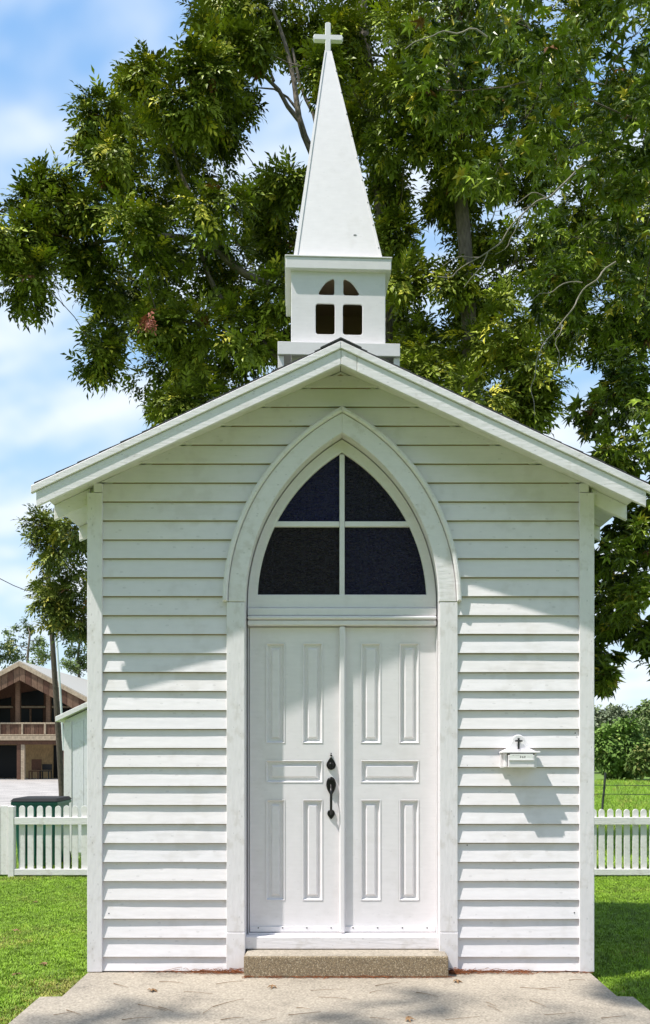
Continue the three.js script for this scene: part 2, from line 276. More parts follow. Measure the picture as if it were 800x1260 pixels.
// arched sash: frame, glazing bars, four textured panes
const SZ = -0.088, GXC = 0.678, GYS = 2.466, GR = 1.177, GB = 2.516;
{
  const inner = archOutline(GXC, GYS, GR, 22, GB);
  const aB = Math.asin((GB - GYS) / GR); inner[0] = [GXC - GR * Math.cos(aB), GB]; inner[inner.length - 1] = [mirror(inner[0][0]), GB];
  const k = inner.findIndex((p, i) => i > 0 && p[1] > GB + 0.002); const keep = inner.filter((p, i) => i === 0 || i === inner.length - 1 || p[1] > GB + 0.002);
  const sash = part('arched_window', poly(archOutline(CXL, SPR, RIN - 0.006, 22, 2.425), -0.135, SZ, 0.005, [keep.slice().reverse()]), M.paint, chapel);
  const vx0 = X(417.8, SZ), vx1 = X(424.2, SZ), hy0 = Y(648, SZ), hy1 = Y(641, SZ);
  part('glazing_bar', box(vx0, vx1, GB - 0.01, GYS + Math.sqrt(GR * GR - (GXC - AX) ** 2) - 0.012, -0.125, SZ - 0.004, 0.006), M.paint, sash);
  const hxl = GXC - Math.sqrt(GR * GR - ((hy0 + hy1) / 2 - GYS) ** 2);
  part('glazing_bar', box(hxl - 0.012, vx0 - 0.001, hy0, hy1, -0.125, SZ - 0.005, 0.006), M.paint, sash);
  part('glazing_bar', box(vx1 + 0.001, mirror(hxl) + 0.012, hy0, hy1, -0.125, SZ - 0.005, 0.006), M.paint, sash);
  const arcX = y => GXC - Math.sqrt(GR * GR - (y - GYS) ** 2), yTop = GYS + Math.sqrt(GR * GR - (GXC - (vx0)) ** 2);
  const quad = (y0, y1) => { const q = []; for (let i = 0; i <= 14; i++) { const y = lerp(y0, y1, i / 14); q.push([arcX(y) - 0.01, y]); } q.push([vx0 + 0.012, y1]); q.push([vx0 + 0.012, y0]); return q; };
  const lo = quad(GB - 0.008, hy0 + 0.01), hi = quad(hy1 - 0.01, yTop);
  const z0 = -0.119, z1 = -0.114;
  part('pane', poly(hi.slice().reverse(), z0, z1, 0), M.glass[0], sash); part('pane', poly(lo.slice().reverse(), z0, z1, 0), M.glass[2], sash);
  const R = q => q.map(p => [vx0 + vx1 - p[0] + (mirror(vx0) - vx1), p[1]]);
  part('pane', poly(R(hi), z0, z1, 0), M.glass[1], sash); part('pane', poly(R(lo), z0, z1, 0), M.glass[3], sash);
}
// transom moulding between window and doors
const tx0 = CXL - RIN + 0.008, tx1 = mirror(tx0);
part('transom', box(tx0, tx1, 2.372, 2.423, -0.135, -0.066, 0.006), M.paint, chapel);
part('transom_moulding', box(tx0, tx1, 2.343, 2.369, -0.135, -0.048, 0.011), M.paint, chapel);
part('transom_moulding', box(tx0, tx1, 2.304, 2.341, -0.135, -0.06, 0.009), M.paint, chapel);
// doors
const DZ = -0.105;
const jx0 = X(306.6, DZ), jx1 = X(537, DZ), dTop = Y(772, DZ), dBot = Y(1147, DZ);
for (const [a, b] of [[tx0, jx0 - 0.003], [jx1 + 0.003, tx1]]) part('door_stop', box(a, b, 0.20, 2.302, -0.15, DZ + 0.022, 0.003), M.paint, chapel);
part('door_head', box(jx0 - 0.002, jx1 + 0.002, dTop + 0.004, 2.302, -0.15, DZ + 0.012, 0.002), M.paint, chapel);
part('threshold', box(tx0 - 0.01, tx1 + 0.01, 0.146, dBot - 0.012, -0.155, -0.012, 0.006), M.trim, chapel);
part('threshold_lip', box(jx0, jx1, dBot - 0.012, dBot - 0.002, -0.15, DZ + 0.03, 0.003), M.trim, chapel);
function panelGeo(x0, x1, y0, y1) {            // raised-and-fielded door panel
  const rings = [[0, 0.002], [0.006, 0.0035], [0.017, -0.017], [0.033, -0.017], [0.045, -0.004]], q = rings.map(([d, z]) => [[x0 + d, y0 + d, z], [x1 - d, y0 + d, z], [x1 - d, y1 - d, z], [x0 + d, y1 - d, z]]), pos = [];
  for (let i = 0; i < q.length - 1; i++) for (let k = 0; k < 4; k++) { const a = q[i][k], b = q[i][(k + 1) % 4], c = q[i + 1][(k + 1) % 4], d = q[i + 1][k]; pos.push(...a, ...b, ...c, ...a, ...c, ...d); }
  const f = q[q.length - 1]; pos.push(...f[0], ...f[1], ...f[2], ...f[0], ...f[2], ...f[3]);
  const g = new THREE.BufferGeometry(); g.setAttribute('position', new THREE.Float32BufferAttribute(pos, 3)); g.translate(0, 0, DZ); g.computeVertexNormals(); return g;
}
const doors = [];
for (const [a, b, cols] of [[jx0 + 0.003, X(418.5, DZ), [327, 351, 372, 397.5]], [X(423.5, DZ), jx1 - 0.003, [443.5, 469, 491, 516]]]) {
  const rect = (p0, p1, q0, q1) => [X(p0, DZ), X(p1, DZ), Y(q1, DZ), Y(q0, DZ)];
  const ps = [rect(cols[0], cols[1], 791, 915), rect(cols[2], cols[3], 791, 915), rect(cols[0], cols[3], 935, 963.5), rect(cols[0], cols[1], 983.5, 1108.5), rect(cols[2], cols[3], 983.5, 1108.5)];
  const d = part('door', poly([[a, dBot], [b, dBot], [b, dTop], [a, dTop]], DZ - 0.04, DZ, 0.0012, ps.map(([x0, x1, y0, y1]) => [[x0, y0], [x0, y1], [x1, y1], [x1, y0]])), M.paint, chapel);
  for (const p of ps) part('panel', panelGeo(...p), M.paint, d);
  const sw = part('door_sweep', box(a + 0.002, b - 0.002, dBot + 0.004, dBot + 0.04, DZ, DZ + 0.009, 0.003), M.metalWhite, d);
  for (let i = 0; i < 4; i++) { const g = new THREE.CylinderGeometry(0.0045, 0.0045, 0.004, 8); g.rotateX(Math.PI / 2); g.translate(lerp(a + 0.06, b - 0.06, i / 3), dBot + 0.031, DZ + 0.01); part('screw', g, M.black, d); }
  part('door_back', box(a, b, dBot, dTop, DZ - 0.05, DZ - 0.041, 0), M.inside, d);
  doors.push(d);
}
part('astragal', box(X(417.6, DZ), X(425, DZ), dBot - 0.001, dTop + 0.006, DZ, DZ + 0.034, 0.012), M.paint, chapel);
{ // black deadbolt and grip handle
  const lathe = (pts, x, y, sx, sy) => { const g = new THREE.LatheGeometry(pts.map(p => new THREE.Vector2(p[0], p[1])), 20); g.rotateX(Math.PI / 2); g.scale(sx, sy, 1); g.translate(x, y, DZ + 0.001); return g; };
  const hx = X(407.5, DZ), dome = [[0, 0.016], [0.4, 0.0155], [0.62, 0.012], [0.7, 0.009], [0.9, 0.007], [1, 0.001], [1, 0]].map(p => p);
  const tear = (x, y, w, h, tip) => { const q = []; for (let i = 0; i < 28; i++) { const a = i / 28 * Math.PI * 2 - Math.PI / 2, c = Math.cos(a), s = Math.sin(a), up = s > 0 ? 1 + tip * s : 1, nx = s > 0 ? 1 - 0.55 * s * s : 1; q.push([x + w * c * nx, y + h * s * up]); } return q; };
  const db = part('deadbolt', mergeGeometries([poly(tear(hx, Y(941, DZ), 0.032, 0.034, 0.55), DZ, DZ + 0.012, 0.004), lathe([[0, 0.034], [0.012, 0.034], [0.014, 0.031], [0.014, 0.02], [0.021, 0.017], [0.022, 0.006]], hx, Y(941.5, DZ), 1, 1)].map(metreUV)), M.black, doors[0]);
  const ball = new THREE.SphereGeometry(0.0075, 12, 8); ball.translate(hx, Y(929.5, DZ), DZ + 0.008); const b2 = new THREE.SphereGeometry(0.0045, 10, 6); b2.translate(hx, Y(927, DZ), DZ + 0.008);
  part('finial', mergeGeometries([metreUV(ball), metreUV(b2)]), M.black, doors[0]);
  const pl = []; for (let i = 0; i < 28; i++) { const a = i / 28 * Math.PI * 2, c = Math.cos(a), s = Math.sin(a); pl.push([hx + 0.033 * c * (s < 0 ? 1 + 0.5 * s * s * -1 * 0.9 : 1), Y(965, DZ) + (s > 0 ? 0.05 : 0.072) * s]); }
  const bar = limbGeo([V(hx, Y(966, DZ), DZ + 0.012), V(hx, Y(974, DZ), DZ + 0.05), V(hx, Y(984, DZ), DZ + 0.058), V(hx, Y(995, DZ), DZ + 0.05), V(hx, Y(1002, DZ), DZ + 0.012)], 0.0085, 0.0085, 10, 0.01);
  const thumb = box(hx - 0.014, hx + 0.014, Y(960, DZ), Y(958, DZ), DZ + 0.012, DZ + 0.05, 0.004);
  part('handle', mergeGeometries([poly(pl, DZ, DZ + 0.016, 0.006), bar, thumb, poly(tear(hx, Y(1001, DZ), 0.026, -0.028, 0.35).reverse(), DZ, DZ + 0.012, 0.004)].map(metreUV)), M.black, doors[0]);
}

// ---- roof: boards, shingle courses, rake boards with trim, rafters
const roofPoly = (sgn, x0, x1, lo, hi) => { const y = x => -SLOPE * Math.abs(x - CX); const q = [[x0, y(x0) + lo], [x1, y(x1) + lo], [x1, y(x1) + hi], [x0, y(x0) + hi]]; return sgn < 0 ? q : q; };
const roof = new THREE.Group(); roof.name = 'roof'; chapel.add(roof);
const EL = -1.845, ER = 1.965, ZB = BACK - 0.2;
for (const [s, e] of [[-1, EL], [1, ER]]) {
  const ord = (a, b) => s < 0 ? [a, b] : [b, a];
  const seg = (xe, xa, lo, hi, z0, z1, bev = 0.003) => { const [p, q] = ord(xe, xa); return poly(roofPoly(s, p, q, lo, hi), z0, z1, bev); };
  part('roof_boards', seg(e, CX + s * 0.002, 3.986, 3.998, ZB, ROOFZ - 0.027, 0), M.trim, roof);
  const fEnd = s < 0 ? -1.862 : 1.983;
  if (s < 0) part('rake_board', seg(fEnd, CX - 0.001, 3.903, 3.997, ROOFZ - 0.025, ROOFZ, 0.003), M.trim, roof);
  else { const xs = X(439.5, ROOFZ); part('rake_board', seg(xs - 0.0015, CX + 0.001, 3.903, 3.997, ROOFZ - 0.025, ROOFZ, 0.003), M.trim, roof); part('rake_board', seg(fEnd, xs + 0.0015, 3.903, 3.997, ROOFZ - 0.025, ROOFZ, 0.003), M.trim, roof); }
  part('rake_trim', seg(fEnd + s * 0.03, CX + s * 0.001, 3.999, 4.046, ROOFZ - 0.022, ROOFZ + 0.0125, 0.004), M.trim, roof);
  for (const z of [-0.025, -0.64, -1.26, -1.87]) part('rafter', seg(s < 0 ? -1.842 : 1.962, s < 0 ? LX - 0.002 : RX + 0.002, 3.885, 3.985, z - 0.019, z + 0.019, 0.004), M.trim, roof);
  part('rake_board', seg(fEnd, CX + s * 0.001, 3.903, 3.997, ZB - 0.03, ZB - 0.004, 0.003), M.trim, roof);
  // shingle courses, each lapped over the one below
  const R = rng(91 + s);
  for (let k = 0; k < 15; k++) {
    const d0 = Math.abs(e - CX) + 0.03 - k * 0.136, d1 = Math.max(d0 - 0.155, 0.004); if (d0 < 0.03) break;
    const yb = 4.0475 - SLOPE * d0, yt = 4.0475 - SLOPE * d1, xa = CX + s * d0, xb = CX + s * d1, zf = ROOFZ + 0.004 + (R() - 0.5) * 0.008, lift = 0.010;
    const q = [[xa, yb + 0.004], [xa, yb + 0.004 + lift], [xb, yt + 0.007], [xb, yt + 0.001]]; if (s < 0) q.reverse();
    part('shingle_course', poly(q, ZB - 0.03, zf, 0), M.shingle, roof);
  }
}
part('ridge_cap', poly([[CX - 0.13, 4.059 - 0.13 * SLOPE], [CX + 0.13, 4.059 - 0.13 * SLOPE], [CX + 0.13, 4.067 - 0.13 * SLOPE], [CX, 4.069], [CX - 0.13, 4.067 - 0.13 * SLOPE]], ZB - 0.03, -1.42, 0), M.shingle, roof);
part('ridge_cap', poly([[CX - 0.13, 4.059 - 0.13 * SLOPE], [CX, 4.060], [CX + 0.13, 4.059 - 0.13 * SLOPE], [CX + 0.13, 4.067 - 0.13 * SLOPE], [CX, 4.069], [CX - 0.13, 4.067 - 0.13 * SLOPE]], -0.51, ROOFZ + 0.01, 0), M.shingle, roof);

// ---- steeple: turned a little on the ridge
const TZ = -0.6, TH = 0.343, TCX = 0.047, TCZ = TZ - TH;
const steeple = new THREE.Group(); steeple.name = 'steeple'; steeple.position.set(TCX - 0.012, 0, TCZ); steeple.rotation.y = 0.045; chapel.add(steeple);
{
  const yB = 4.30, yS = Y(421, -0.5), yC = Y(331, -0.56), yT = Y(317, -0.56);
  const hole = (a, b, c, d, r) => { const p = new THREE.Path(); p.moveTo(a + r, c); p.lineTo(b - r, c); p.quadraticCurveTo(b, c, b, c + r); p.lineTo(b, d - r); p.quadraticCurveTo(b, d, b - r, d); p.lineTo(a + r, d); p.quadraticCurveTo(a, d, a, d - r); p.lineTo(a, c + r); p.quadraticCurveTo(a, c, a + r, c); return p.getPoints(6).map(v => [v.x, v.y]); };
  const lx = px => X(px, TZ) - TCX, ly = py => Y(py, TZ);
  const lowY0 = ly(411.5), lowY1 = ly(374), upY0 = ly(363), upY1 = ly(343);
  const holes = [hole(lx(388), lx(411.5), lowY0, lowY1, 0.022), hole(lx(421.5), lx(445.5), lowY0, lowY1, 0.022)];
  const q = []; { const x1 = lx(411), x0 = lx(391.5), r = 0.014; q.push([x0 + r, upY0], [x1 - r, upY0], [x1 - r * 0.3, upY0 + r * 0.3], [x1, upY0 + r], [x1, upY1 - r], [x1 - r * 0.4, upY1 - r * 0.2], [x1 - r * 1.2, upY1 - r * 0.2]); for (let i = 1; i < 6; i++) { const t = i / 6; q.push([lerp(x1 - r * 1.2, x0, t), lerp(upY1 - r * 0.3, upY0 + r, t) + 0.02 * Math.sin(t * Math.PI)]); } q.push([x0, upY0 + r * 0.9], [x0 + r * 0.3, upY0 + r * 0.2]); }
  const mid = lx(416.5); holes.push(q, q.map(p => [2 * mid - p[0], p[1]]).reverse());
  part('tower_front', poly([[-TH, yB], [TH, yB], [TH, yC + 0.01], [-TH, yC + 0.01]], TH - 0.014, TH, 0.003, holes.map(h => h.slice().reverse())), M.metalWhite, steeple);
  part('tower_side', box(-TH, -TH + 0.014, yB, yC + 0.01, -TH, TH - 0.0145, 0), M.metalWhite, steeple);
  part('tower_side', box(TH - 0.014, TH, yB, yC + 0.01, -TH, TH - 0.0145, 0), M.metalWhite, steeple);
  part('tower_back', box(-TH + 0.0145, TH - 0.0145, yB, yC + 0.01, -TH, -TH + 0.014, 0), M.metalWhite, steeple);
  part('tower_lining', box(-TH + 0.02, TH - 0.02, yB, yC + 0.008, -TH + 0.016, -TH + 0.03, 0), M.inside, steeple);
  part('tower_ceiling', box(-TH + 0.016, TH - 0.016, yC - 0.02, yC - 0.004, -TH + 0.031, TH - 0.016, 0), M.inside, steeple);
  for (const s of [-1, 1]) part('tower_lining', box(s * (TH - 0.016), s * (TH - 0.024), yB + 0.002, yC - 0.021, -TH + 0.031, TH - 0.016, 0), M.inside, steeple);
  const SK = TH + 0.097, sk = yS - (437 - 421) * 6.7 / FOCAL;
  for (const s of [-1, 1]) { part('skirt_board', box(-SK, SK, sk, yS, s * SK, s * (SK - 0.02), 0.004), M.metalWhite, steeple); part('skirt_board', box(s * SK, s * (SK - 0.02), sk - 0.0, yS - 0.001, -SK + 0.0205, SK - 0.0205, 0.003), M.metalWhite, steeple); }
  for (const s of [-1, 1]) { part('skirt_top', box(-SK + 0.021, SK - 0.021, yS - 0.014, yS - 0.002, s * (TH + 0.001), s * (SK - 0.021), 0), M.metalWhite, steeple); part('skirt_top', box(s * (TH + 0.001), s * (SK - 0.021), yS - 0.014, yS - 0.002, -TH, TH, 0), M.metalWhite, steeple); }
  for (const s of [-1, 1]) { part('curb', box(-TH + 0.05, TH - 0.05, 3.9, yB - 0.002, s * (TH - 0.05), s * (TH - 0.07), 0), M.shingle, steeple); part('curb', box(s * (TH - 0.05), s * (TH - 0.07), 3.9, yB - 0.002, -TH + 0.071, TH - 0.071, 0), M.shingle, steeple); }
  for (const s of [-1, 1]) part('curb_leg', box(s * (SK - 0.001), s * (SK - 0.045), 3.9, sk - 0.001, SK - 0.05, SK - 0.022, 0.003), M.metalWhite, steeple);
  const CP = TH + 0.04;
  part('cap', box(-CP, CP, yC, yT, -CP, CP, 0.005), M.metalWhite, steeple);
  part('cap_bead', box(-CP - 0.006, CP + 0.006, yT + 0.001, yT + 0.012, -CP - 0.006, CP + 0.006, 0.004), M.metalWhite, steeple);
  // spire: four sheets that lean slightly to the left at the tip
  const ap = V(-0.062, 7.02, 0), hb = 0.325, y0 = yT + 0.012, tip = 0.024, yt = 6.79, ax = -0.062;
  const pos = [], c0 = [[-hb, y0, hb], [hb, y0, hb], [hb, y0, -hb], [-hb, y0, -hb]], c1 = [[ax - tip, yt, tip], [ax + tip, yt, tip], [ax + tip, yt, -tip], [ax - tip, yt, -tip]];
  for (let k = 0; k < 4; k++) { const a = c0[k], b = c0[(k + 1) % 4], c = c1[(k + 1) % 4], d = c1[k]; pos.push(...a, ...b, ...c, ...a, ...c, ...d); }
  const g = new THREE.BufferGeometry(); g.setAttribute('position', new THREE.Float32BufferAttribute(pos, 3)); g.computeVertexNormals();
  const sp = part('spire', g, M.metalWhite, steeple);
  const strip = (a, b, c, d, off) => { const h = new THREE.BufferGeometry(), p = [a, b, c, d].map(v => v.clone().add(off)), q = [a, b, c, d]; const f = []; const quad = (w, x, y, z) => f.push(...w.toArray(), ...x.toArray(), ...y.toArray(), ...w.toArray(), ...y.toArray(), ...z.toArray()); quad(...p); quad(q[1], q[0], p[0], p[1]); quad(q[1], p[1], p[2], q[2]); quad(q[3], q[0], p[0], p[3]); quad(q[3], p[3], p[2], q[2]); h.setAttribute('position', new THREE.Float32BufferAttribute(f, 3)); h.computeVertexNormals(); return h; };
  part('spire_seam', strip(V(-hb - 0.004, y0, hb), V(-hb + 0.024, y0, hb), V(ax - tip + 0.008, yt, tip), V(ax - tip - 0.002, yt, tip), V(0, 0.001, 0.006)), M.metalWhite, sp);
  part('spire_seam', strip(V(hb - 0.016, y0, hb), V(hb + 0.003, y0, hb), V(ax + tip + 0.002, yt, tip), V(ax + tip - 0.006, yt, tip), V(0, 0.001, 0.003)), M.metalWhite, sp);
  for (let i = 0; i < 9; i++) { const u = 0.06 + i * 0.105, y = lerp(y0, yt, u), zz = lerp(hb, tip, u) + 0.0045, g = new THREE.CylinderGeometry(0.0045, 0.0045, 0.003, 7); g.rotateX(Math.PI / 2); g.translate(lerp(hb - 0.008, ax + tip, u), y, zz); part('screw', g, M.steelGrey, sp); }
  { const g = new THREE.CylinderGeometry(0.007, 0.007, 0.003, 7); g.scale(1.8, 1, 1); g.rotateX(Math.PI / 2); g.translate(X(437, TZ) - TCX, Y(284, TZ + 0.0), lerp(hb, tip, (Y(284, TZ) - y0) / (yt - y0)) + 0.001); part('dent', g, M.steelGrey, sp); }
  const t = 0.021, al = 0.115, cy = 6.90, top = 7.015;
  const cr = [[ax - t, yt - 0.08], [ax + t, yt - 0.08], [ax + t, cy - t], [ax + al - 0.01, cy - t], [ax + al, cy], [ax + al - 0.01, cy + t], [ax + t, cy + t], [ax + t, top - 0.008], [ax + t * 0.5, top], [ax - t * 0.5, top], [ax - t, top - 0.008], [ax - t, cy + t], [ax - al + 0.01, cy + t], [ax - al, cy], [ax - al + 0.01, cy - t], [ax - t, cy - t]];
  part('cross', poly(cr, -0.02, 0.02, 0.004), M.metalWhite, steeple);
}

// ------------------------------------------------------------------ concrete step
{
  const st = thing('concrete_step', 'low concrete step with pebbled front face below the double door', 'step');
  part('tread', box(-0.562, 0.751, 0.05, 0.142, -0.1, 0.158, 0.010), M.concrete, st);
  part('riser', box(-0.567, 0.756, 0.001, 0.137, 0.04, 0.167, 0.009), M.aggregate, st);
}
// ------------------------------------------------------------------ little wall box
{
  const z = 0.022, kx = X(637.5, z), bx = thing('wall_box', 'small white wooden box with a cross, fixed to the clapboards right of the door', 'box');
  const sh = []; const yb = Y(926, z), yt = Y(904, z), w = 0.062; sh.push([kx - 0.125, yb - 0.005], [kx + 0.125, yb - 0.005], [kx + 0.125, yb + 0.004], [kx + w + 0.012, yb + 0.028], [kx + w - 0.01, yb + 0.06]);
  for (let i = 0; i <= 10; i++) { const a = i / 10 * Math.PI; sh.push([kx + 0.045 * Math.cos(a), yt - 0.045 + 0.045 * Math.sin(a)]); }
  sh.push([kx - w + 0.01, yb + 0.06], [kx - w - 0.012, yb + 0.028], [kx - 0.125, yb + 0.004]);
  part('back_plate', poly(sh, z - 0.002, z + 0.018, 0.004), M.trim, bx);
  part('back_board', box(kx - 0.12, kx + 0.12, Y(945, z), yb - 0.006, z - 0.002, z + 0.014, 0.003), M.trim, bx);
  const y0 = Y(944, 0.1), y1 = yb - 0.004, zf = 0.135;
  for (const s of [-1, 1]) part('side_panel', box(kx + s * 0.088, kx + s * 0.102, y0, y1, z + 0.015, zf - 0.02, 0.003), M.trim, bx);
  part('lid', box(kx - 0.125, kx + 0.125, y1 + 0.001, y1 + 0.013, z + 0.019, zf - 0.004, 0.003), M.trim, bx);
  const fr = part('front_panel', box(kx - 0.085, kx + 0.085, y0, y1 - 0.012, z + 0.09, zf, 0.003), M.trim, bx);
  part('bottom', box(kx - 0.086, kx + 0.086, y0 + 0.001, y0 + 0.012, z + 0.015, z + 0.089, 0), M.trim, bx);
  part('trim_strip', box(kx - 0.082, kx + 0.082, y0 + 0.045, y0 + 0.051, zf, zf + 0.006, 0), M.trim, fr);
  const cyy = Y(911.5, z);
  part('cross', mergeGeometries([metreUV(box(kx - 0.006, kx + 0.006, cyy - 0.055, cyy + 0.018, z + 0.018, z + 0.024, 0)), metreUV(box(kx - 0.024, kx + 0.024, cyy - 0.006, cyy + 0.004, z + 0.0245, z + 0.029, 0))]), M.gap, bx);
  // the faded lettering is too small to read in the photograph: a row of dark strokes
  const cv = document.createElement('canvas'); cv.width = 256; cv.height = 64; const c2 = cv.getContext('2d'); c2.fillStyle = '#e6e6e2'; c2.fillRect(0, 0, 256, 64); c2.fillStyle = '#3a3a3a';
  const Rr = rng(404); for (let i = 0; i < 9; i++) { c2.fillRect(24 + i * 11, 14, 2 + Rr() * 5, 5); } for (const x of [112, 136, 158]) { c2.fillRect(x, 24, 5, 24); c2.fillRect(x, 24 + Math.floor(Rr() * 2) * 19, 14, 5); c2.fillRect(x + 9, 30, 4, 16); } c2.fillStyle = '#8d8d8d'; for (let i = 0; i < 4; i++) c2.fillRect(190 + i * 9, 34, 5, 4);
  const ct = new THREE.CanvasTexture(cv); ct.colorSpace = THREE.SRGBColorSpace;
  const lg = new THREE.PlaneGeometry(0.15, 0.036); lg.translate(kx, y0 + 0.069, zf + 0.0015); lg.userData.keep = true;
  part('lettering', lg, std({ map: ct, roughness: 0.6 }), fr);
}

// ------------------------------------------------------------------ picket fences behind the chapel
M.fence = std({ map: pc2, bumpMap: pb2, bumpScale: 0.0015, roughness: 0.6, color: new THREE.Color().setRGB(0.98, 0.98, 0.94) });
const FZ = -4.9;
const picketGeo = (w, h) => { const q = [[-w / 2, 0], [w / 2, 0]]; for (let i = 0; i <= 8; i++) { const a = i / 8 * Math.PI; q.push([w / 2 * Math.cos(a), h - w / 2 + w / 2 * Math.sin(a)]); } return metreUV(poly(q, -0.009, 0.009, 0.002)); };
function fence(label, xs, x0, x1, top, posts, pw) {
  const f = thing('picket_fence', label, 'fence', [0, 0, FZ]), g = picketGeo(pw, top + 0.03); g.userData.keep = true;
  const R = rng(xs.length * 7 + 1);
  for (const x of xs) { const p = part('picket', g, M.fence, f); p.position.set(x, -0.03 + (R() - 0.5) * 0.006, -0.012); p.rotation.z = (R() - 0.5) * 0.012; }
  part('rail', box(x0, x1, Y(1014.5, FZ), Y(1005.5, FZ), 0.0, 0.03, 0.004), M.fence, f);
  part('rail', box(x0, x1, Y(1078, FZ) + 0.015, Y(1069, FZ), 0.0, 0.03, 0.004), M.fence, f);
  for (const p of posts) part('post', box(p[0], p[1], GY - 0.1, p[2], p[3], p[4], 0.008), M.fence, f);
  return f;
}
{
  const xs = [26.7, 37.6, 48.6, 60, 71.2, 81.9, 92.3, 103.7, 114.7, 125.7].map(p => X(p, FZ));
  fence('white picket fence with round topped pickets in front of the green bin', xs, X(18.6, FZ), X(130, FZ), Y(991.5, FZ), [[X(10.8, FZ), X(18.4, FZ), Y(992, FZ), -0.05, 0.035]], 0.07);
  const g2 = thing('fence_gate', 'white wooden gate leaf beside the picket fence post', 'gate', [0, 0, FZ]);
  const gx1 = X(9.8, FZ);
  for (let i = 0; i < 9; i++) part('gate_board', box(gx1 - 0.088 - i * 0.094, gx1 - i * 0.094, -0.02, Y(991.5, FZ) - 0.004 * (i % 2), -0.022, 0.004, 0.005), M.fence, g2);
  part('gate_rail', box(gx1 - 0.84, gx1 - 0.004, 0.56, 0.64, -0.05, -0.023, 0.004), M.fence, g2); part('gate_rail', box(gx1 - 0.84, gx1 - 0.004, 0.06, 0.14, -0.05, -0.023, 0.004), M.fence, g2);
  const xr = []; for (let i = -6; i < 34; i++) xr.push(X(741 + i * 10.35, FZ));
  fence('white picket fence with round topped pickets in front of the open field', xr, xr[0] - 0.05, xr[xr.length - 1] + 0.05, Y(995.5, FZ), [[xr[30] + 0.02, xr[30] + 0.1, 0.78, -0.12, -0.025]], 0.069);
}
// ------------------------------------------------------------------ green bin, shed, pole, house on the left
{
  const z = -5.62, b = thing('waste_bin', 'dark green wheeled waste bin with black lid behind the picket fence', 'bin', [X(51.5, z), GY + 0.0, z]);
  M.binGreen = std({ color: new THREE.Color().setRGB(0.014, 0.12, 0.075), roughness: 0.45 }); M.binBlack = std({ color: new THREE.Color().setRGB(0.012, 0.012, 0.013), roughness: 0.9 });
  const tap = (w0, w1, d0, d1, y0, y1) => { const g = new RoundedBoxGeometry(1, 1, 1, 2, 0.05), p = g.attributes.position; for (let i = 0; i < p.count; i++) { const t = p.getY(i) + 0.5; p.setXYZ(i, p.getX(i) * lerp(w0, w1, t), lerp(y0, y1, t), p.getZ(i) * lerp(d0, d1, t)); } g.computeVertexNormals(); return g; };
  part('body', tap(0.44, 0.55, 0.45, 0.6, 0.08, 0.87), M.binGreen, b); part('rim', box(-0.29, 0.29, 0.84, 0.885, -0.31, 0.31, 0.012), M.binGreen, b);
  const lid = tap(0.6, 0.54, 0.66, 0.58, 0.886, 0.925); part('lid', lid, M.binBlack, b);
  const hb = limbGeo([V(-0.22, 0.86, -0.34), V(0, 0.87, -0.36), V(0.22, 0.86, -0.34)], 0.016, 0.016, 8, 0.1); part('handle_bar', hb, M.binBlack, b);
  for (const s of [-1, 1]) { const g = new THREE.CylinderGeometry(0.11, 0.11, 0.05, 18); g.rotateZ(Math.PI / 2); g.translate(s * 0.25, 0.11, -0.25); part('wheel', g, M.binBlack, b); }
  for (const x of [-0.15, 0, 0.15]) part('rib', box(x - 0.012, x + 0.012, 0.2, 0.8, 0.255, 0.305, 0.006), M.binGreen, b);
}
{
  const z = -6.9, s = thing('garden_shed', 'pale painted plank shed with low pitched roof behind the chapel', 'shed', [0, 0, 0]);
  const x0 = X(80, z), x1 = x0 + 2.5, ev = Y(886, z), sl = 0.47, mid = (x0 + x1) / 2, ap = ev + sl * (mid - x0);
  M.shed = std({ map: pc2, bumpMap: pb2, bumpScale: 0.002, roughness: 0.6, color: new THREE.Color().setRGB(1.0, 1.02, 1.02) });
  part('wall', poly([[x0, GY - 0.05], [x1, GY - 0.05], [x1, ev], [mid, ap], [x0, ev]], z - 2.4, z, 0), M.shed, s);
  part('corner_board', box(x0 - 0.01, x0 + 0.10, GY, ev - 0.02, z + 0.001, z + 0.022, 0.003), M.fence, s);
  for (let i = 0; i < 14; i++) { const a = x0 + 0.105 + i * 0.165, b = a + 0.161, t = x => ev + sl * Math.min(x - x0, x1 - x) - 0.12; if (b > x1) break; part('plank', poly([[a, 0.02], [b, 0.02], [b, t(b)], [a, t(a)]], z + 0.001, z + 0.014, 0.003), M.shed, s); }
  for (const k of [-1, 1]) { const e = k < 0 ? x0 - 0.1 : x1 + 0.1, q = [[e, ev - 0.1 * sl + 0.02], [mid, ap + 0.02], [mid, ap + 0.09], [e, ev - 0.1 * sl + 0.09]]; if (k > 0) q.reverse(); part('roof_slope', poly(q, z - 2.5, z + 0.12, 0.004), M.fence, s); }
}
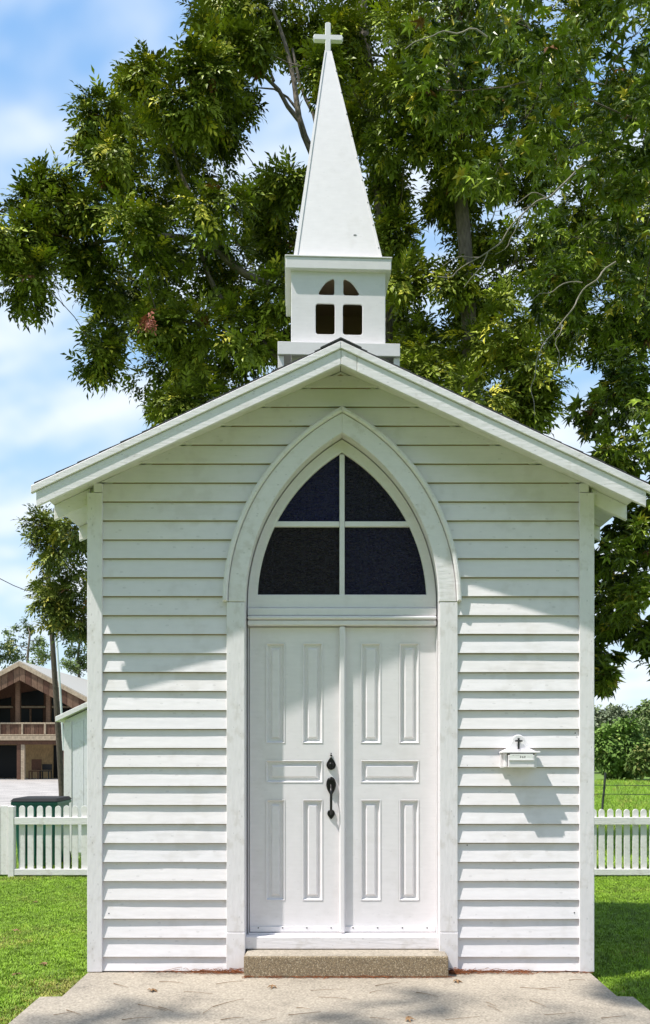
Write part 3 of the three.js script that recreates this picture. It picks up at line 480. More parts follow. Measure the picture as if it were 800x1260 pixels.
{
  const z = -19, base = V(X(77.5, z), GY - 0.3, z), pole = thing('utility_pole', 'leaning dark wooden utility pole with a pale conduit beside the house', 'pole');
  M.poleWood = std({ map: barkTex, bumpMap: barkBump, bumpScale: 0.01, roughness: 0.95, color: new THREE.Color().setRGB(0.42, 0.40, 0.38) });
  const at = t => V(lerp(base.x, X(63, z), t), lerp(GY, Y(765, z), t), z);
  part('mast', limbGeo([base, at(0.3), at(0.7), at(1), at(1.35)], 0.085, 0.062, 9, 0.6), M.poleWood, pole);
  M.conduit = std({ color: new THREE.Color().setRGB(0.62, 0.64, 0.64), roughness: 0.5 });
  part('conduit', limbGeo([at(0.3).add(V(0.13, 0, 0.05)), at(0.7).add(V(0.14, 0, 0.05)), at(1.05).add(V(0.13, 0, 0.05))], 0.03, 0.03, 7, 0.6), M.conduit, pole);
  const top = at(1.32), wire = [V(X(-220, z), Y(610, z), z), PT(0, 712, z), PT(22, 722.5, z), PT(47, 728, z), top];
  solo('power_line', mergeGeometries([metreUV(limbGeo(wire, 0.011, 0.011, 5, 0.4))]), M.gap, 'thin sagging power line running to the leaning pole', 'wire');
}
{
  const z = -39.8, hx = p => X(p, z), hy = p => Y(p, z), h = thing('timber_house', 'brown two storey timber house with balcony across the gravel yard', 'house');
  const wood = (r, g, b, seed) => std({ map: tex(128, (u, v) => { const k = 1 + 0.7 * tileFbm(u * 4, v, 8, 3, seed) + 0.4 * tileFbm(u, v, 4, 2, seed + 1); return lin(r * k, g * k, b * k); }, [1.2, 1.2]), roughness: 0.85 });
  const W1 = wood(0.16, 0.092, 0.056, 3), W2 = wood(0.095, 0.044, 0.025, 8), W3 = wood(0.38, 0.30, 0.21, 12), ST = wood(0.42, 0.29, 0.15, 15), MR = std({ color: new THREE.Color().setRGB(0.42, 0.39, 0.34), roughness: 0.6 }), DK = new THREE.MeshPhysicalMaterial({ color: new THREE.Color().setRGB(0.006, 0.007, 0.008), roughness: 0.4, specularIntensity: 0.3 });
  const ax = hx(28), ay = hy(814), sl = 0.53, half = 5.2, roofY = x => ay - sl * Math.abs(x - ax);
  for (const s of [-1, 1]) {
    const e = ax + s * half, q = [[e, roofY(e) - 0.18], [ax, ay - 0.18], [ax, ay], [e, roofY(e)]]; if (s > 0) q.reverse();
    part('roof_slope', poly(q, z - 12, z + 0.5, 0.01), MR, h);
    const q2 = [[e, roofY(e) - 0.28], [ax, ay - 0.28], [ax, ay - 0.05], [e, roofY(e) - 0.05]]; if (s > 0) q2.reverse(); part('rake_board', poly(q2, z + 0.51, z + 0.56, 0.01), W3, h);
  }
  for (let i = -14; i < 14; i++) { const a = ax + i * 0.29, b = a + 0.275; part('gable_board', poly([[a, roofY(a) - 0.95], [b, roofY(b) - 0.95], [b, roofY(b) - 0.22], [a, roofY(a) - 0.22]], z + 0.42, z + 0.46, 0.008), [W1, W2, W1][((i % 3) + 3) % 3], h); }
  const wz = z - 1.9, fl = hy(907);
  part('upper_wall', poly([[ax - 4.6, fl], [ax + 4.6, fl], [ax + 4.6, roofY(ax + 4.6) - 0.2], [ax, ay - 0.2], [ax - 4.6, roofY(ax - 4.6) - 0.2]], wz - 9, wz, 0), W2, h);
  const bays = [[-22, 14], [22, 54], [60, 88]];
  for (const [a, b] of bays) {
    const xa = X(a, wz), xb = X(b, wz), y0 = Y(868, wz), t = x => Math.min(roofY(x) - 1.0, Y(846, wz));
    part('window', poly([[xa, y0], [xb, y0], [xb, Math.max(t(xb), y0 + 0.1)], [xa, Math.max(t(xa), y0 + 0.1)]], wz + 0.01, wz + 0.03, 0), DK, h);
    const w = part('window', box(xa + 0.05, xb - 0.05, fl + 0.2, Y(872, wz), wz + 0.01, wz + 0.03, 0), DK, h);
    part('window_bar', box((xa + xb) / 2 - 0.05, (xa + xb) / 2 + 0.05, fl + 0.2, Y(872, wz), wz + 0.031, wz + 0.06, 0), W1, w);
    part('sill', box(xa - 0.1, xb + 0.1, Y(871, wz), Y(869, wz), wz + 0.01, wz + 0.1, 0.01), W3, w);
  }
  for (const p of [18.5, 56.5, 90]) part('post', box(hx(p) - 0.11, hx(p) + 0.11, fl, roofY(hx(p)) - 0.55, z - 0.6, z - 0.38, 0.01), W1, h);
  part('balcony_floor', box(ax - 5, ax + 5, hy(911), hy(905.5), z - 1.9, z + 0.1, 0.01), W3, h);
  part('balcony_rail', box(ax - 5, ax + 5, hy(891), hy(889), z, z + 0.08, 0.01), W3, h); part('balcony_rail', box(ax - 5, ax + 5, hy(905), hy(903.6), z, z + 0.08, 0.01), W3, h);
  for (const p of [-28, 0, 28, 56, 84]) part('balcony_post', box(hx(p) - 0.04, hx(p) + 0.04, hy(904), hy(889), z - 0.002, z + 0.086, 0.01), W3, h);
  for (let i = 0; i < 50; i++) { const a = ax - 5 + i * 0.2; part('balcony_board', box(a, a + 0.185, hy(903.4), hy(891.2), z + 0.01, z + 0.035, 0), i % 3 ? W2 : W1, h); }
  part('beam', box(ax - 5, ax + 5, hy(916), hy(911.2), z - 0.3, z, 0.01), W2, h);
  part('lower_wall', box(ax - 4.6, ax + 4.6, GY, hy(911) - 0.002, wz - 8, wz - 0.6, 0), ST, h);
  for (const [a, b] of [[-40, 20], [62, 92]]) { const d = part('door', box(X(a, wz), X(b, wz), GY + 0.02, Y(917, wz), wz - 0.6, wz - 0.55, 0), DK, h); part('door_frame', box(X(b, wz) - 0.05, X(b, wz) + 0.06, GY, Y(916, wz), wz - 0.549, wz - 0.45, 0), W2, d); }
  for (const p of [23, 28, 80]) part('post', box(hx(p) - 0.1, hx(p) + 0.08, GY, hy(916) - 0.002, z - 0.2, z - 0.02, 0.01), p === 28 ? W3 : W2, h);
  for (const [p, zz] of [[36, -0.9], [47, -1.2]]) {
    const c = thing('porch_chair', p === 36 ? 'dark red chair on the porch by the house post' : 'dark low chair on the porch by the stone wall', 'chair', [hx(p), GY, z + zz]);
    const m = p === 36 ? W2 : std({ color: new THREE.Color().setRGB(0.02, 0.02, 0.022), roughness: 0.7 });
    part('seat', box(-0.25, 0.25, 0.38, 0.43, -0.25, 0.25, 0.01), m, c); part('backrest', box(-0.25, 0.25, 0.45, p === 36 ? 1.0 : 0.75, -0.27, -0.22, 0.01), m, c);
    for (const [a, b] of [[-1, -1], [1, -1], [-1, 1], [1, 1]]) part('leg', box(a * 0.22 - 0.025, a * 0.22 + 0.025, 0, 0.379, b * 0.22 - 0.025, b * 0.22 + 0.025, 0.004), m, c);
  }
}
// ------------------------------------------------------------------ wire fence in the field
{
  const z = -14, f = thing('wire_fence', 'dark steel post and wire fence across the field behind the pickets', 'fence');
  M.steel = std({ color: new THREE.Color().setRGB(0.03, 0.035, 0.03), roughness: 0.6 });
  const px0 = X(741, z);
  for (let i = -1; i < 4; i++) part('post', limbGeo([V(px0 - 0.03 + i * 4, GY - 0.1, z), V(px0 + 0.03 + i * 4, 0.45, z), V(px0 + 0.07 + i * 4, Y(950.5, z), z)], 0.026, 0.024, 6, 0.3), M.steel, f);
  for (const y of [966, 977]) part('wire', limbGeo([V(px0 - 4, Y(y, z), z + 0.03), V(px0, Y(y, z), z + 0.03), V(px0 + 2, Y(y, z) - 0.02, z + 0.03), V(px0 + 12, Y(y, z), z + 0.03)], 0.007, 0.007, 4, 0.5), M.steel, f);
}

// ------------------------------------------------------------------ trees and shrubs
function leafletGeo(parts) {                 // flat leaf faces: [points...] fans folded on the midrib
  const pos = []; for (const f of parts) for (let i = 1; i < f.length - 1; i++) pos.push(...f[0], ...f[i], ...f[i + 1]);
  const g = new THREE.BufferGeometry(); g.setAttribute('position', new THREE.Float32BufferAttribute(pos, 3)); g.computeVertexNormals();
  g.setAttribute('uv', new THREE.Float32BufferAttribute(new Float32Array(pos.length / 3 * 2), 2)); g.userData.keep = true; return g;
}
function lance(base, dir, nor, len, w, faces) { // one lance-shaped leaflet
  const side = dir.clone().cross(nor).normalize(), m = base.clone().addScaledVector(dir, len * 0.45).addScaledVector(nor, 0.03 * len), tip = base.clone().addScaledVector(dir, len).addScaledVector(nor, -0.12 * len);
  const l = m.clone().addScaledVector(side, w).addScaledVector(nor, 0.25 * w), r = m.clone().addScaledVector(side, -w).addScaledVector(nor, 0.25 * w);
  faces.push([base, l, m].map(v => v.toArray()), [l, tip, m].map(v => v.toArray()), [base, m, r].map(v => v.toArray()), [m, tip, r].map(v => v.toArray()));
}
const pinnate = [0, 1, 2].map(k => {         // compound leaf along +x, drooping towards its tip
  const R = rng(300 + k), faces = [], n = 5, at = t => V(0.24 * t, -0.05 * t * t * (1 + k * 0.6), 0);
  for (let i = 0; i < n; i++) for (const s of [-1, 1]) {
    const t = 0.2 + 0.75 * i / n + R() * 0.05, d = V(0.6 + R() * 0.5, 0.15 - R() * 0.6, s * (0.7 + R() * 0.4)).normalize(), nn = V(-0.3 + R() * 0.7, 1, R() * 0.9 - 0.45 - s * 0.2).normalize();
    nn.addScaledVector(d, -nn.dot(d)).normalize(); lance(at(t), d, nn, 0.072 + R() * 0.03, 0.0135 + R() * 0.005, faces);
  }
  lance(at(1), V(0.9, -0.5, 0).normalize(), V(0.5, 0.87, 0), 0.09, 0.016, faces);
  return leafletGeo(faces);
});
const star = [0, 1].map(k => {               // five-pointed leaf lying in x,z with the stalk at the origin
  const R = rng(500 + k), faces = [], c = [0.045, 0, 0], tips = [[-1.9, 0.62], [-1.0, 0.95], [0, 1.12], [1.0, 0.95], [1.9, 0.62]].map(([a, l]) => [0.045 + 0.078 * l * Math.cos(a) * (0.95 + 0.1 * R()), -0.018 * l * l - R() * 0.008, 0.082 * l * Math.sin(a)]);
  const val = [[-3.08, 0.24], [-1.45, 0.40], [-0.5, 0.42], [0.5, 0.42], [1.45, 0.40], [3.08, 0.24]].map(([a, l]) => [0.045 + 0.078 * l * Math.cos(a), 0.006, 0.078 * l * Math.sin(a)]);
  for (let i = 0; i < 5; i++) faces.push([c, tips[i], val[i]], [c, val[i + 1], tips[i]]);
  faces.push([c, val[0], val[5]]);
  faces.push([val[0], [-0.05, 0.02, 0], val[5]]);
  return leafletGeo(faces);
});
const tuftLeaf = [0, 1].map(k => {           // loose handful of simple leaves for far trees
  const R = rng(700 + k), faces = []; for (let i = 0; i < 16; i++) { const d = V(R() - 0.5, R() * 0.7 - 0.4, R() - 0.5).normalize(), nn = V(R() - 0.5, 1, R() - 0.5).normalize(); nn.addScaledVector(d, -nn.dot(d)).normalize(); lance(V((R() - 0.5) * 0.36, (R() - 0.5) * 0.3, (R() - 0.5) * 0.36), d, nn, 0.13 + R() * 0.07, 0.035 + R() * 0.02, faces); } return leafletGeo(faces);
});
const leafM = (rough, tr) => new THREE.MeshPhysicalMaterial({ color: 0xffffff, roughness: rough, transmission: tr, thickness: 0, side: THREE.DoubleSide, specularIntensity: 0.22 });
M.leafPecan = leafM(0.4, 0); M.leafGum = leafM(0.32, 0); M.leafGum.specularIntensity = 0.45; M.leafFar = leafM(0.7, 0);

function placeLeaves(blobs, o) {             // leaf transforms gathered in ragged clumps through every blob
  const R = rng(o.seed), out = [], gs = () => (R() + R() + R()) / 1.5 - 1, up = V(0, 1, 0);
  for (const b of blobs) {
    const rad = b.r, clumps = Math.max(3, Math.round((o.clumps ?? 9) * (b.k ?? 1)));
    for (let c = 0; c < clumps; c++) {
      const d = V(gs(), gs(), gs()).normalize(), rr = 0.2 + 0.9 * Math.pow(R(), 0.6), cc = b.c.clone().add(V(d.x * rad.x * rr, d.y * rad.y * rr, d.z * rad.z * rr));
      const n = Math.round(o.per * (b.k ?? 1) * (0.6 + 0.8 * R())), cr = o.cr * (0.7 + 0.7 * R()) * Math.min(1.6, (rad.x + rad.y) / 2 / o.ref), tone = Math.pow(R(), 1.3);
      for (let i = 0; i < n; i++) {
        const off = V(gs(), gs() * 0.8, gs()).multiplyScalar(cr), p = cc.clone().add(off);
        const dir = off.clone().normalize().addScaledVector(d, 0.5).add(V(R() - 0.5, o.droop * (R() - 0.9), R() - 0.5)).normalize();
        const nn = V((R() - 0.5) * o.tilt, 1, (R() - 0.5) * o.tilt).addScaledVector(d, 0.4).normalize(), sx = dir.clone(), sz = sx.clone().cross(nn).normalize(), sy = sz.clone().cross(sx);
        const s = o.size * (0.7 + 0.6 * R()), m = new THREE.Matrix4().makeBasis(sx, sy, sz).scale(V(s, s, s)).setPosition(p);
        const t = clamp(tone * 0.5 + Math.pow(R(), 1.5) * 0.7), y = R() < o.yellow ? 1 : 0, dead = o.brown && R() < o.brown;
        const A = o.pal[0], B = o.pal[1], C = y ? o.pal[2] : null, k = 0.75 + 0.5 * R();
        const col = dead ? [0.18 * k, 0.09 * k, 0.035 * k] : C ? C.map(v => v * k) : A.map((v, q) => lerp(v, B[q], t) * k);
        out.push({ m, col, p });
      }
    }
  }
  return out;
}
const leafMats = {};
function foliage(tree, leaves, geos, mat, singles) {
  leaves.forEach(l => { l.d = l.p.distanceToSquared(camera.position) + (Math.abs(X0(l.p)) > 1.02 ? 400 : 0); });
  leaves.sort((a, b) => a.d - b.d);
  const own = leaves.slice(0, singles), rest = leaves.slice(singles);
  own.forEach((l, i) => { const q = l.col.map(v => Math.max(1, Math.round(v * 60))).join(), mm = leafMats[mat.uuid + q] ??= (() => { const c = mat.clone(); c.color.setRGB(...l.col); return c; })(); const o = part('leaf', geos[i % geos.length], mm, tree); o.applyMatrix4(l.m); });
  geos.forEach((g, gi) => {
    const ls = rest.filter((_, i) => i % geos.length === gi); if (!ls.length) return;
    const im = new THREE.InstancedMesh(g, mat, ls.length); ls.forEach((l, i) => { im.setMatrixAt(i, l.m); im.setColorAt(i, new THREE.Color().setRGB(...l.col)); });
    im.name = 'foliage'; im.userData.kind = 'stuff'; shade(im); tree.add(im);
  });
}
const ndc = V(0, 0, 0); function X0(p) { return ((p.x * FOCAL / Math.max(0.5, DIST - p.z)) + PX - 400) / 400; }
function branches(tree, trunk, blobs, bark, o) {   // limbs grow from the trunk and from one another into every blob
  const R = rng(o.seed + 9), C = new THREE.CatmullRomCurve3(trunk), nodes = []; for (let i = 4; i <= 24; i++) nodes.push({ p: C.getPoint(i / 24), r: 0.09 });
  const dT = b => Math.min(...nodes.slice(0, 21).map(n => n.p.distanceTo(b.c)));
  for (const b of blobs.map(b => [dT(b), b]).sort((a, c) => a[0] - c[0]).map(a => a[1])) {
    let best = null, bd = 1e9; for (const n of nodes) { const v = b.c.clone().sub(n.p), l = v.length(), e = l * (1 + 0.5 * Math.max(0, -v.y / (l + 1e-6))) + (n.out ?? 0) * 0.12; if (e < bd && l > 0.12) { bd = e; best = n; } }
    const len = best.p.distanceTo(b.c), mid = best.p.clone().lerp(b.c, 0.5).add(V((R() - 0.5) * 0.25 * len, 0.10 * len * (R() - 0.1), (R() - 0.5) * 0.25 * len)), r = Math.min(best.r * 0.8, clamp(0.012 * len + 0.010, 0.012, 0.06)) * (o.br ?? 1);
    const cv = new THREE.CatmullRomCurve3([best.p, mid, b.c]); for (let i = 2; i <= 5; i++) nodes.push({ p: cv.getPoint(i / 5), r: Math.max(0.012, r * (1 - 0.12 * i)), out: (best.out ?? 0) + 1 });
    const gs = [limbGeo([best.p, mid, b.c], r, r * 0.4, 6, 0.3)];
    for (let i = 0; i < 6; i++) { const e = b.c.clone().add(V((R() - 0.5) * 1.8 * b.r.x, (R() - 0.4) * 1.6 * b.r.y, (R() - 0.5) * 1.8 * b.r.z)), s = mid.clone().lerp(b.c, 0.4 + 0.6 * R()), q = Math.min(r * 0.34, 0.009); gs.push(limbGeo([s, s.clone().lerp(e, 0.55).add(V(0, 0.1 * b.r.y, 0)), e], q, q * 0.35, 4, 0.25)); }
    const g = mergeGeometries(gs); g.userData.keep = true; part('branch', g, bark, tree);
  }
}
function makeTree(name, label, trunk, r0, r1, blobs, o, group) {
  const t = thing(name, label, 'tree', [0, 0, 0], group), bark = o.bark ?? M.bark;
  part('trunk', limbGeo(trunk, r0, r1, 10, 0.3), bark, t);
  const leaves = placeLeaves(blobs, o); branches(t, trunk, blobs, bark, o); foliage(t, leaves, o.geos, o.mat, o.singles ?? 0);
  return t;
}
const rb = rng(2024);
const blob = (px, py, rp, z, dz = 0.8, k = 1, flat = 1) => { const zz = z + (rb() - 0.5) * 2 * dz, s = (DIST - zz) / FOCAL; return { c: PT(px, py, zz), r: V(rp * s, rp * s * 0.85 * flat, rp * s), k }; };
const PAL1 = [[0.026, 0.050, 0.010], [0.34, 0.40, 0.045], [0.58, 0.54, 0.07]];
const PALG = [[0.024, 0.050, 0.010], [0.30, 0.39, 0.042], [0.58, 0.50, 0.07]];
const P1 = { geos: pinnate, mat: M.leafPecan, size: 1.0, per: 27, clumps: 8, cr: 0.135, ref: 0.48, droop: 0.45, tilt: 1.6, yellow: 0.08, pal: PAL1, brown: 0.004, singles: 150 };
// tall pinnate-leaved tree whose crown spreads to the left behind the chapel
{
  const z = -6.6, L = [[8, 292, 26], [32, 300, 30], [58, 262, 34], [50, 345, 34], [92, 300, 40], [70, 225, 16], [118, 345, 42], [128, 412, 30], [120, 440, 20], [105, 250, 20],
    [118, 150, 24], [145, 178, 40], [128, 215, 30], [176, 120, 36], [178, 90, 20], [205, 165, 44], [225, 125, 36], [165, 240, 40], [245, 205, 44], [268, 150, 26], [255, 95, 26],
    [160, 300, 44], [215, 280, 48], [270, 262, 46], [318, 272, 40], [345, 300, 28], [200, 340, 46], [255, 335, 48], [305, 345, 44], [340, 360, 26], [165, 360, 26],
    [195, 395, 28], [240, 400, 46], [290, 410, 44], [335, 410, 26], [205, 465, 36], [250, 455, 44], [300, 455, 36], [215, 505, 26], [250, 500, 30], [340, 250, 24], [352, 222, 18],
    [262, 22, 30], [300, 12, 34], [345, 20, 36], [275, 58, 24], [392, 40, 36], [430, 60, 40], [395, 88, 14], [440, 20, 40], [318, 56, 18], [290, 120, 16], [440, 110, 30], [455, 150, 24],
    [490, 60, 40], [500, 120, 36], [495, 178, 32], [482, 225, 22], [490, 345, 26], [492, 400, 24], [515, 425, 24], [488, 290, 18], [520, 60, 40]];
  const trunk = [V(X(480, z), GY - 0.2, z), PT(476, 700, z), PT(474, 450, z), PT(470, 270, z), PT(462, 150, z), PT(448, 40, z), PT(440, -60, z)];
  const bl = L.map(a => blob(a[0], a[1], a[2] * 0.88, z + 0.3, 1.0, 1)); for (const a of [[330, -40, 60], [420, -50, 60], [520, -40, 60], [250, -60, 50], [-40, 300, 40]]) bl.push(blob(...a, z, 1));
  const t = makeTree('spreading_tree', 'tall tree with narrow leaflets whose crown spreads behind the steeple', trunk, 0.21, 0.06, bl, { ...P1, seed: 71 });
  const limb = (pts, a, b) => part('branch', limbGeo(pts.map(p => PT(p[0], p[1], z + 0.5)), a, b, 7, 0.25), M.bark, t);
  limb([[440, 290], [410, 230], [382, 185], [368, 145], [362, 100], [350, 50], [335, 10]], 0.075, 0.02); limb([[368, 148], [352, 128], [335, 100], [300, 88], [240, 104]], 0.034, 0.012); limb([[430, 260], [392, 165], [386, 140], [372, 112], [360, 60]], 0.05, 0.016); limb([[366, 135], [345, 112], [318, 108]], 0.02, 0.008); limb([[337, 100], [320, 60], [304, 42]], 0.02, 0.008);
  limb([[474, 400], [420, 390], [350, 360], [290, 330], [255, 300], [190, 290], [110, 300]], 0.09, 0.02); limb([[474, 480], [400, 470], [320, 420], [262, 352], [235, 250]], 0.08, 0.02); limb([[290, 330], [230, 230], [205, 160]], 0.045, 0.015);
  const dead = placeLeaves([{ c: PT(184, 384, z + 1.6), r: V(0.1, 0.14, 0.1), k: 0.5 }], { ...P1, seed: 5, per: 7, clumps: 5, cr: 0.07, size: 0.6, yellow: 0, brown: 0, pal: [[0.26, 0.075, 0.05], [0.36, 0.13, 0.09], [0, 0, 0]] });
  const m = new THREE.InstancedMesh(pinnate[1], M.leafPecan, dead.length); dead.forEach((l, i) => { m.setMatrixAt(i, l.m); m.setColorAt(i, new THREE.Color().setRGB(...l.col)); }); m.name = 'withered_leaves'; m.userData = { kind: 'stuff', label: 'withered reddish leaf cluster' }; shade(m); t.add(m);
}
// second tree right of the steeple
{
  const z = -6.0, L = [[548, 238, 24], [585, 225, 40], [560, 170, 40], [620, 215, 44], [600, 290, 40], [556, 345, 24], [545, 440, 36], [520, 452, 26], [590, 440, 36], [585, 490, 34], [625, 470, 36], [630, 510, 26], [640, 395, 40], [600, 370, 32], [660, 455, 32], [675, 410, 36], [655, 320, 46], [700, 350, 46], [690, 270, 46], [740, 300, 46], [735, 400, 36], [760, 350, 40], [640, 150, 46], [590, 110, 46], [700, 180, 46], [650, 90, 46], [760, 220, 40], [560, 40, 46], [620, 30, 46], [700, 60, 46], [770, 120, 46], [790, 280, 36], [790, 400, 30], [652, 505, 18]];
  const trunk = [V(X(590, z), GY - 0.2, z), PT(584, 650, z), PT(578, 420, z), PT(572, 300, z), PT(562, 200, z), PT(556, 120, z), PT(560, 0, z)];
  const bl = L.map(a => blob(a[0], a[1], a[2] * 0.9, z, 1.1, 1)); for (const a of [[600, -50, 60], [720, -30, 60], [840, 60, 60], [850, 220, 60], [850, 350, 50]]) bl.push(blob(...a, z, 1));
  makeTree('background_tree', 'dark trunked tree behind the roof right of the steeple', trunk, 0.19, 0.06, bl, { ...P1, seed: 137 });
}
// sweetgum: trunk beside the chapel outside the frame, branches over the roof
{
  const tx = 4.6, tz = -0.8, trunk = [V(tx + 0.1, GY - 0.2, tz), V(tx, 2.5, tz), V(tx - 0.15, 5.2, tz + 0.1), V(tx - 0.1, 7.5, tz + 0.2), V(tx - 0.3, 10, tz)];
  const bl = [];
  for (const a of [[565, 20, 50], [640, 20, 60], [720, 20, 60], [785, 40, 60], [600, 85, 46], [668, 95, 56], [745, 105, 60], [790, 150, 50], [640, 160, 44], [705, 180, 50], [545, 75, 34], [520, 110, 26], [560, 130, 34], [760, 215, 40], [610, 215, 30], [795, 230, 40]]) bl.push(blob(a[0], a[1], a[2], -0.1, 0.7, 0.78));
  for (const a of [[700, 290, 44], [760, 300, 50], [740, 370, 44], [790, 380, 44], [680, 350, 30], [780, 455, 46], [745, 500, 36], [790, 540, 50], [755, 560, 36], [735, 590, 26], [785, 610, 40], [765, 470, 34]]) bl.push(blob(a[0], a[1], a[2], -0.9, 0.5, 1));
  for (const a of [[792, 660, 26], [745, 690, 26], [772, 705, 34], [740, 735, 30], [785, 740, 32], [755, 775, 30], [735, 800, 20], [738, 835, 14], [790, 778, 20], [775, 640, 20], [820, 700, 50], [850, 600, 60], [840, 480, 60], [850, 300, 70], [860, 130, 80], [830, 780, 40], [750, -60, 80], [640, -70, 70], [870, 0, 80], [860, 820, 60], [900, 720, 70], [950, 820, 70], [960, 640, 70], [900, 880, 50], [1020, 760, 80], [980, 900, 60], [940, 500, 80], [960, 300, 80]]) bl.push(blob(a[0], a[1], a[2], -1.2, 0.5, 1));
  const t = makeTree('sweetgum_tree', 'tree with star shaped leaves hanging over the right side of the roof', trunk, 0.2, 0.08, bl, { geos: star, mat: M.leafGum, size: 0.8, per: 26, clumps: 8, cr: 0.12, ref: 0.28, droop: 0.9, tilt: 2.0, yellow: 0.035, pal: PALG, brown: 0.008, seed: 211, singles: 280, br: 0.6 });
  const Rw = rng(17), tw = (pts, a, b, z) => { const c = new THREE.CatmullRomCurve3(pts.map(p => PT(p[0], p[1], z))), n = Math.max(4, Math.round(c.getLength() / 0.09)), q = []; for (let i = 0; i <= n; i++) q.push(c.getPointAt(i / n).add(V((Rw() - 0.5) * 0.035, (Rw() - 0.5) * 0.035, (Rw() - 0.5) * 0.05))); part('dead_branch', limbGeo(q, a * 0.6, b * 0.55, 5, 0.04), M.palebark, t); };
  tw([[735, 190], [714, 207], [680, 238], [655, 252], [610, 300], [570, 330], [548, 345], [540, 340]], 0.016, 0.005, -0.2); tw([[672, 242], [650, 240], [625, 252], [600, 262]], 0.007, 0.003, -0.2); tw([[640, 268], [630, 290], [612, 312]], 0.006, 0.003, -0.15); tw([[600, 308], [585, 335], [572, 352]], 0.006, 0.003, -0.15); tw([[590, 316], [560, 318], [545, 330]], 0.005, 0.002, -0.2); tw([[660, 250], [630, 262], [596, 262]], 0.005, 0.002, -0.22);
  tw([[760, 325], [725, 350], [700, 385], [672, 420], [660, 440], [655, 480], [660, 510]], 0.012, 0.004, -0.4); tw([[720, 345], [690, 352], [660, 368], [640, 378]], 0.008, 0.003, -0.4); tw([[690, 395], [685, 425], [688, 450]], 0.006, 0.003, -0.4);
  tw([[600, 44], [570, 36], [530, 42], [496, 58]], 0.009, 0.004, 0.9); tw([[772, 890], [790, 880], [800, 868], [804, 850]], 0.006, 0.003, -1.6);
}
// leafy tree left of the chapel, behind the eave
{
  const z = -8.2, L = [[52, 650, 16], [60, 680, 22], [85, 660, 24], [105, 690, 26], [72, 712, 24], [95, 735, 28], [62, 738, 14], [75, 758, 14], [100, 765, 18], [120, 650, 30], [130, 720, 30], [150, 660, 36], [180, 710, 40]];
  makeTree('leafy_tree', 'dense dark leafy tree showing below the left eave of the chapel', [V(X(165, z), GY - 0.2, z), PT(160, 900, z), PT(152, 740, z), PT(142, 640, z), PT(150, 590, z)], 0.13, 0.03, L.map(a => blob(...a, z, 0.5)), { ...P1, seed: 313, size: 0.9, per: 14, clumps: 9, pal: [[0.045, 0.075, 0.018], [0.22, 0.25, 0.045], [0.38, 0.34, 0.06]], singles: 60 });
}
// far trees
const PF = { geos: tuftLeaf, mat: M.leafFar, size: 1.5, per: 11, clumps: 14, cr: 0.5, ref: 1.3, droop: 0.6, tilt: 1.4, yellow: 0.08, pal: [[0.06, 0.10, 0.035], [0.12, 0.17, 0.05], [0.2, 0.2, 0.06]] };
{
  const z = -54; let n = 0;
  for (const [px, tops, sparse] of [[-18, [[-30, 790, 16], [-5, 800, 14], [8, 812, 12], [-20, 820, 18]], 0.7], [36, [[20, 778, 12], [35, 770, 10], [28, 800, 13], [48, 790, 12], [46, 815, 14], [10, 795, 9], [55, 805, 10], [12, 830, 14]], 0.55], [98, [[88, 780, 12], [106, 778, 14], [96, 800, 16], [115, 800, 16], [85, 815, 14], [104, 825, 18], [125, 820, 20]], 0.8]]) {
    const tr = [V(X(px, z), GY - 0.3, z), PT(px + 2, 860, z), PT(px - 2, 815, z), PT(px + 1, 780, z)];
    makeTree('yard_tree', ['airy pale green tree at the left side of the timber house', 'airy pale green tree rising behind the timber house ridge', 'fuller pale green tree rising behind the timber house roof slope'][n++], tr, 0.22, 0.06, tops.map(a => blob(...a, z, 1.2, sparse)), { ...PF, seed: 400 + n, br: 1.6, per: 5, size: 1.15, clumps: 11, pal: [[0.09, 0.13, 0.05], [0.19, 0.25, 0.08], [0.28, 0.28, 0.09]] }, 'trees behind the house');
  }
}
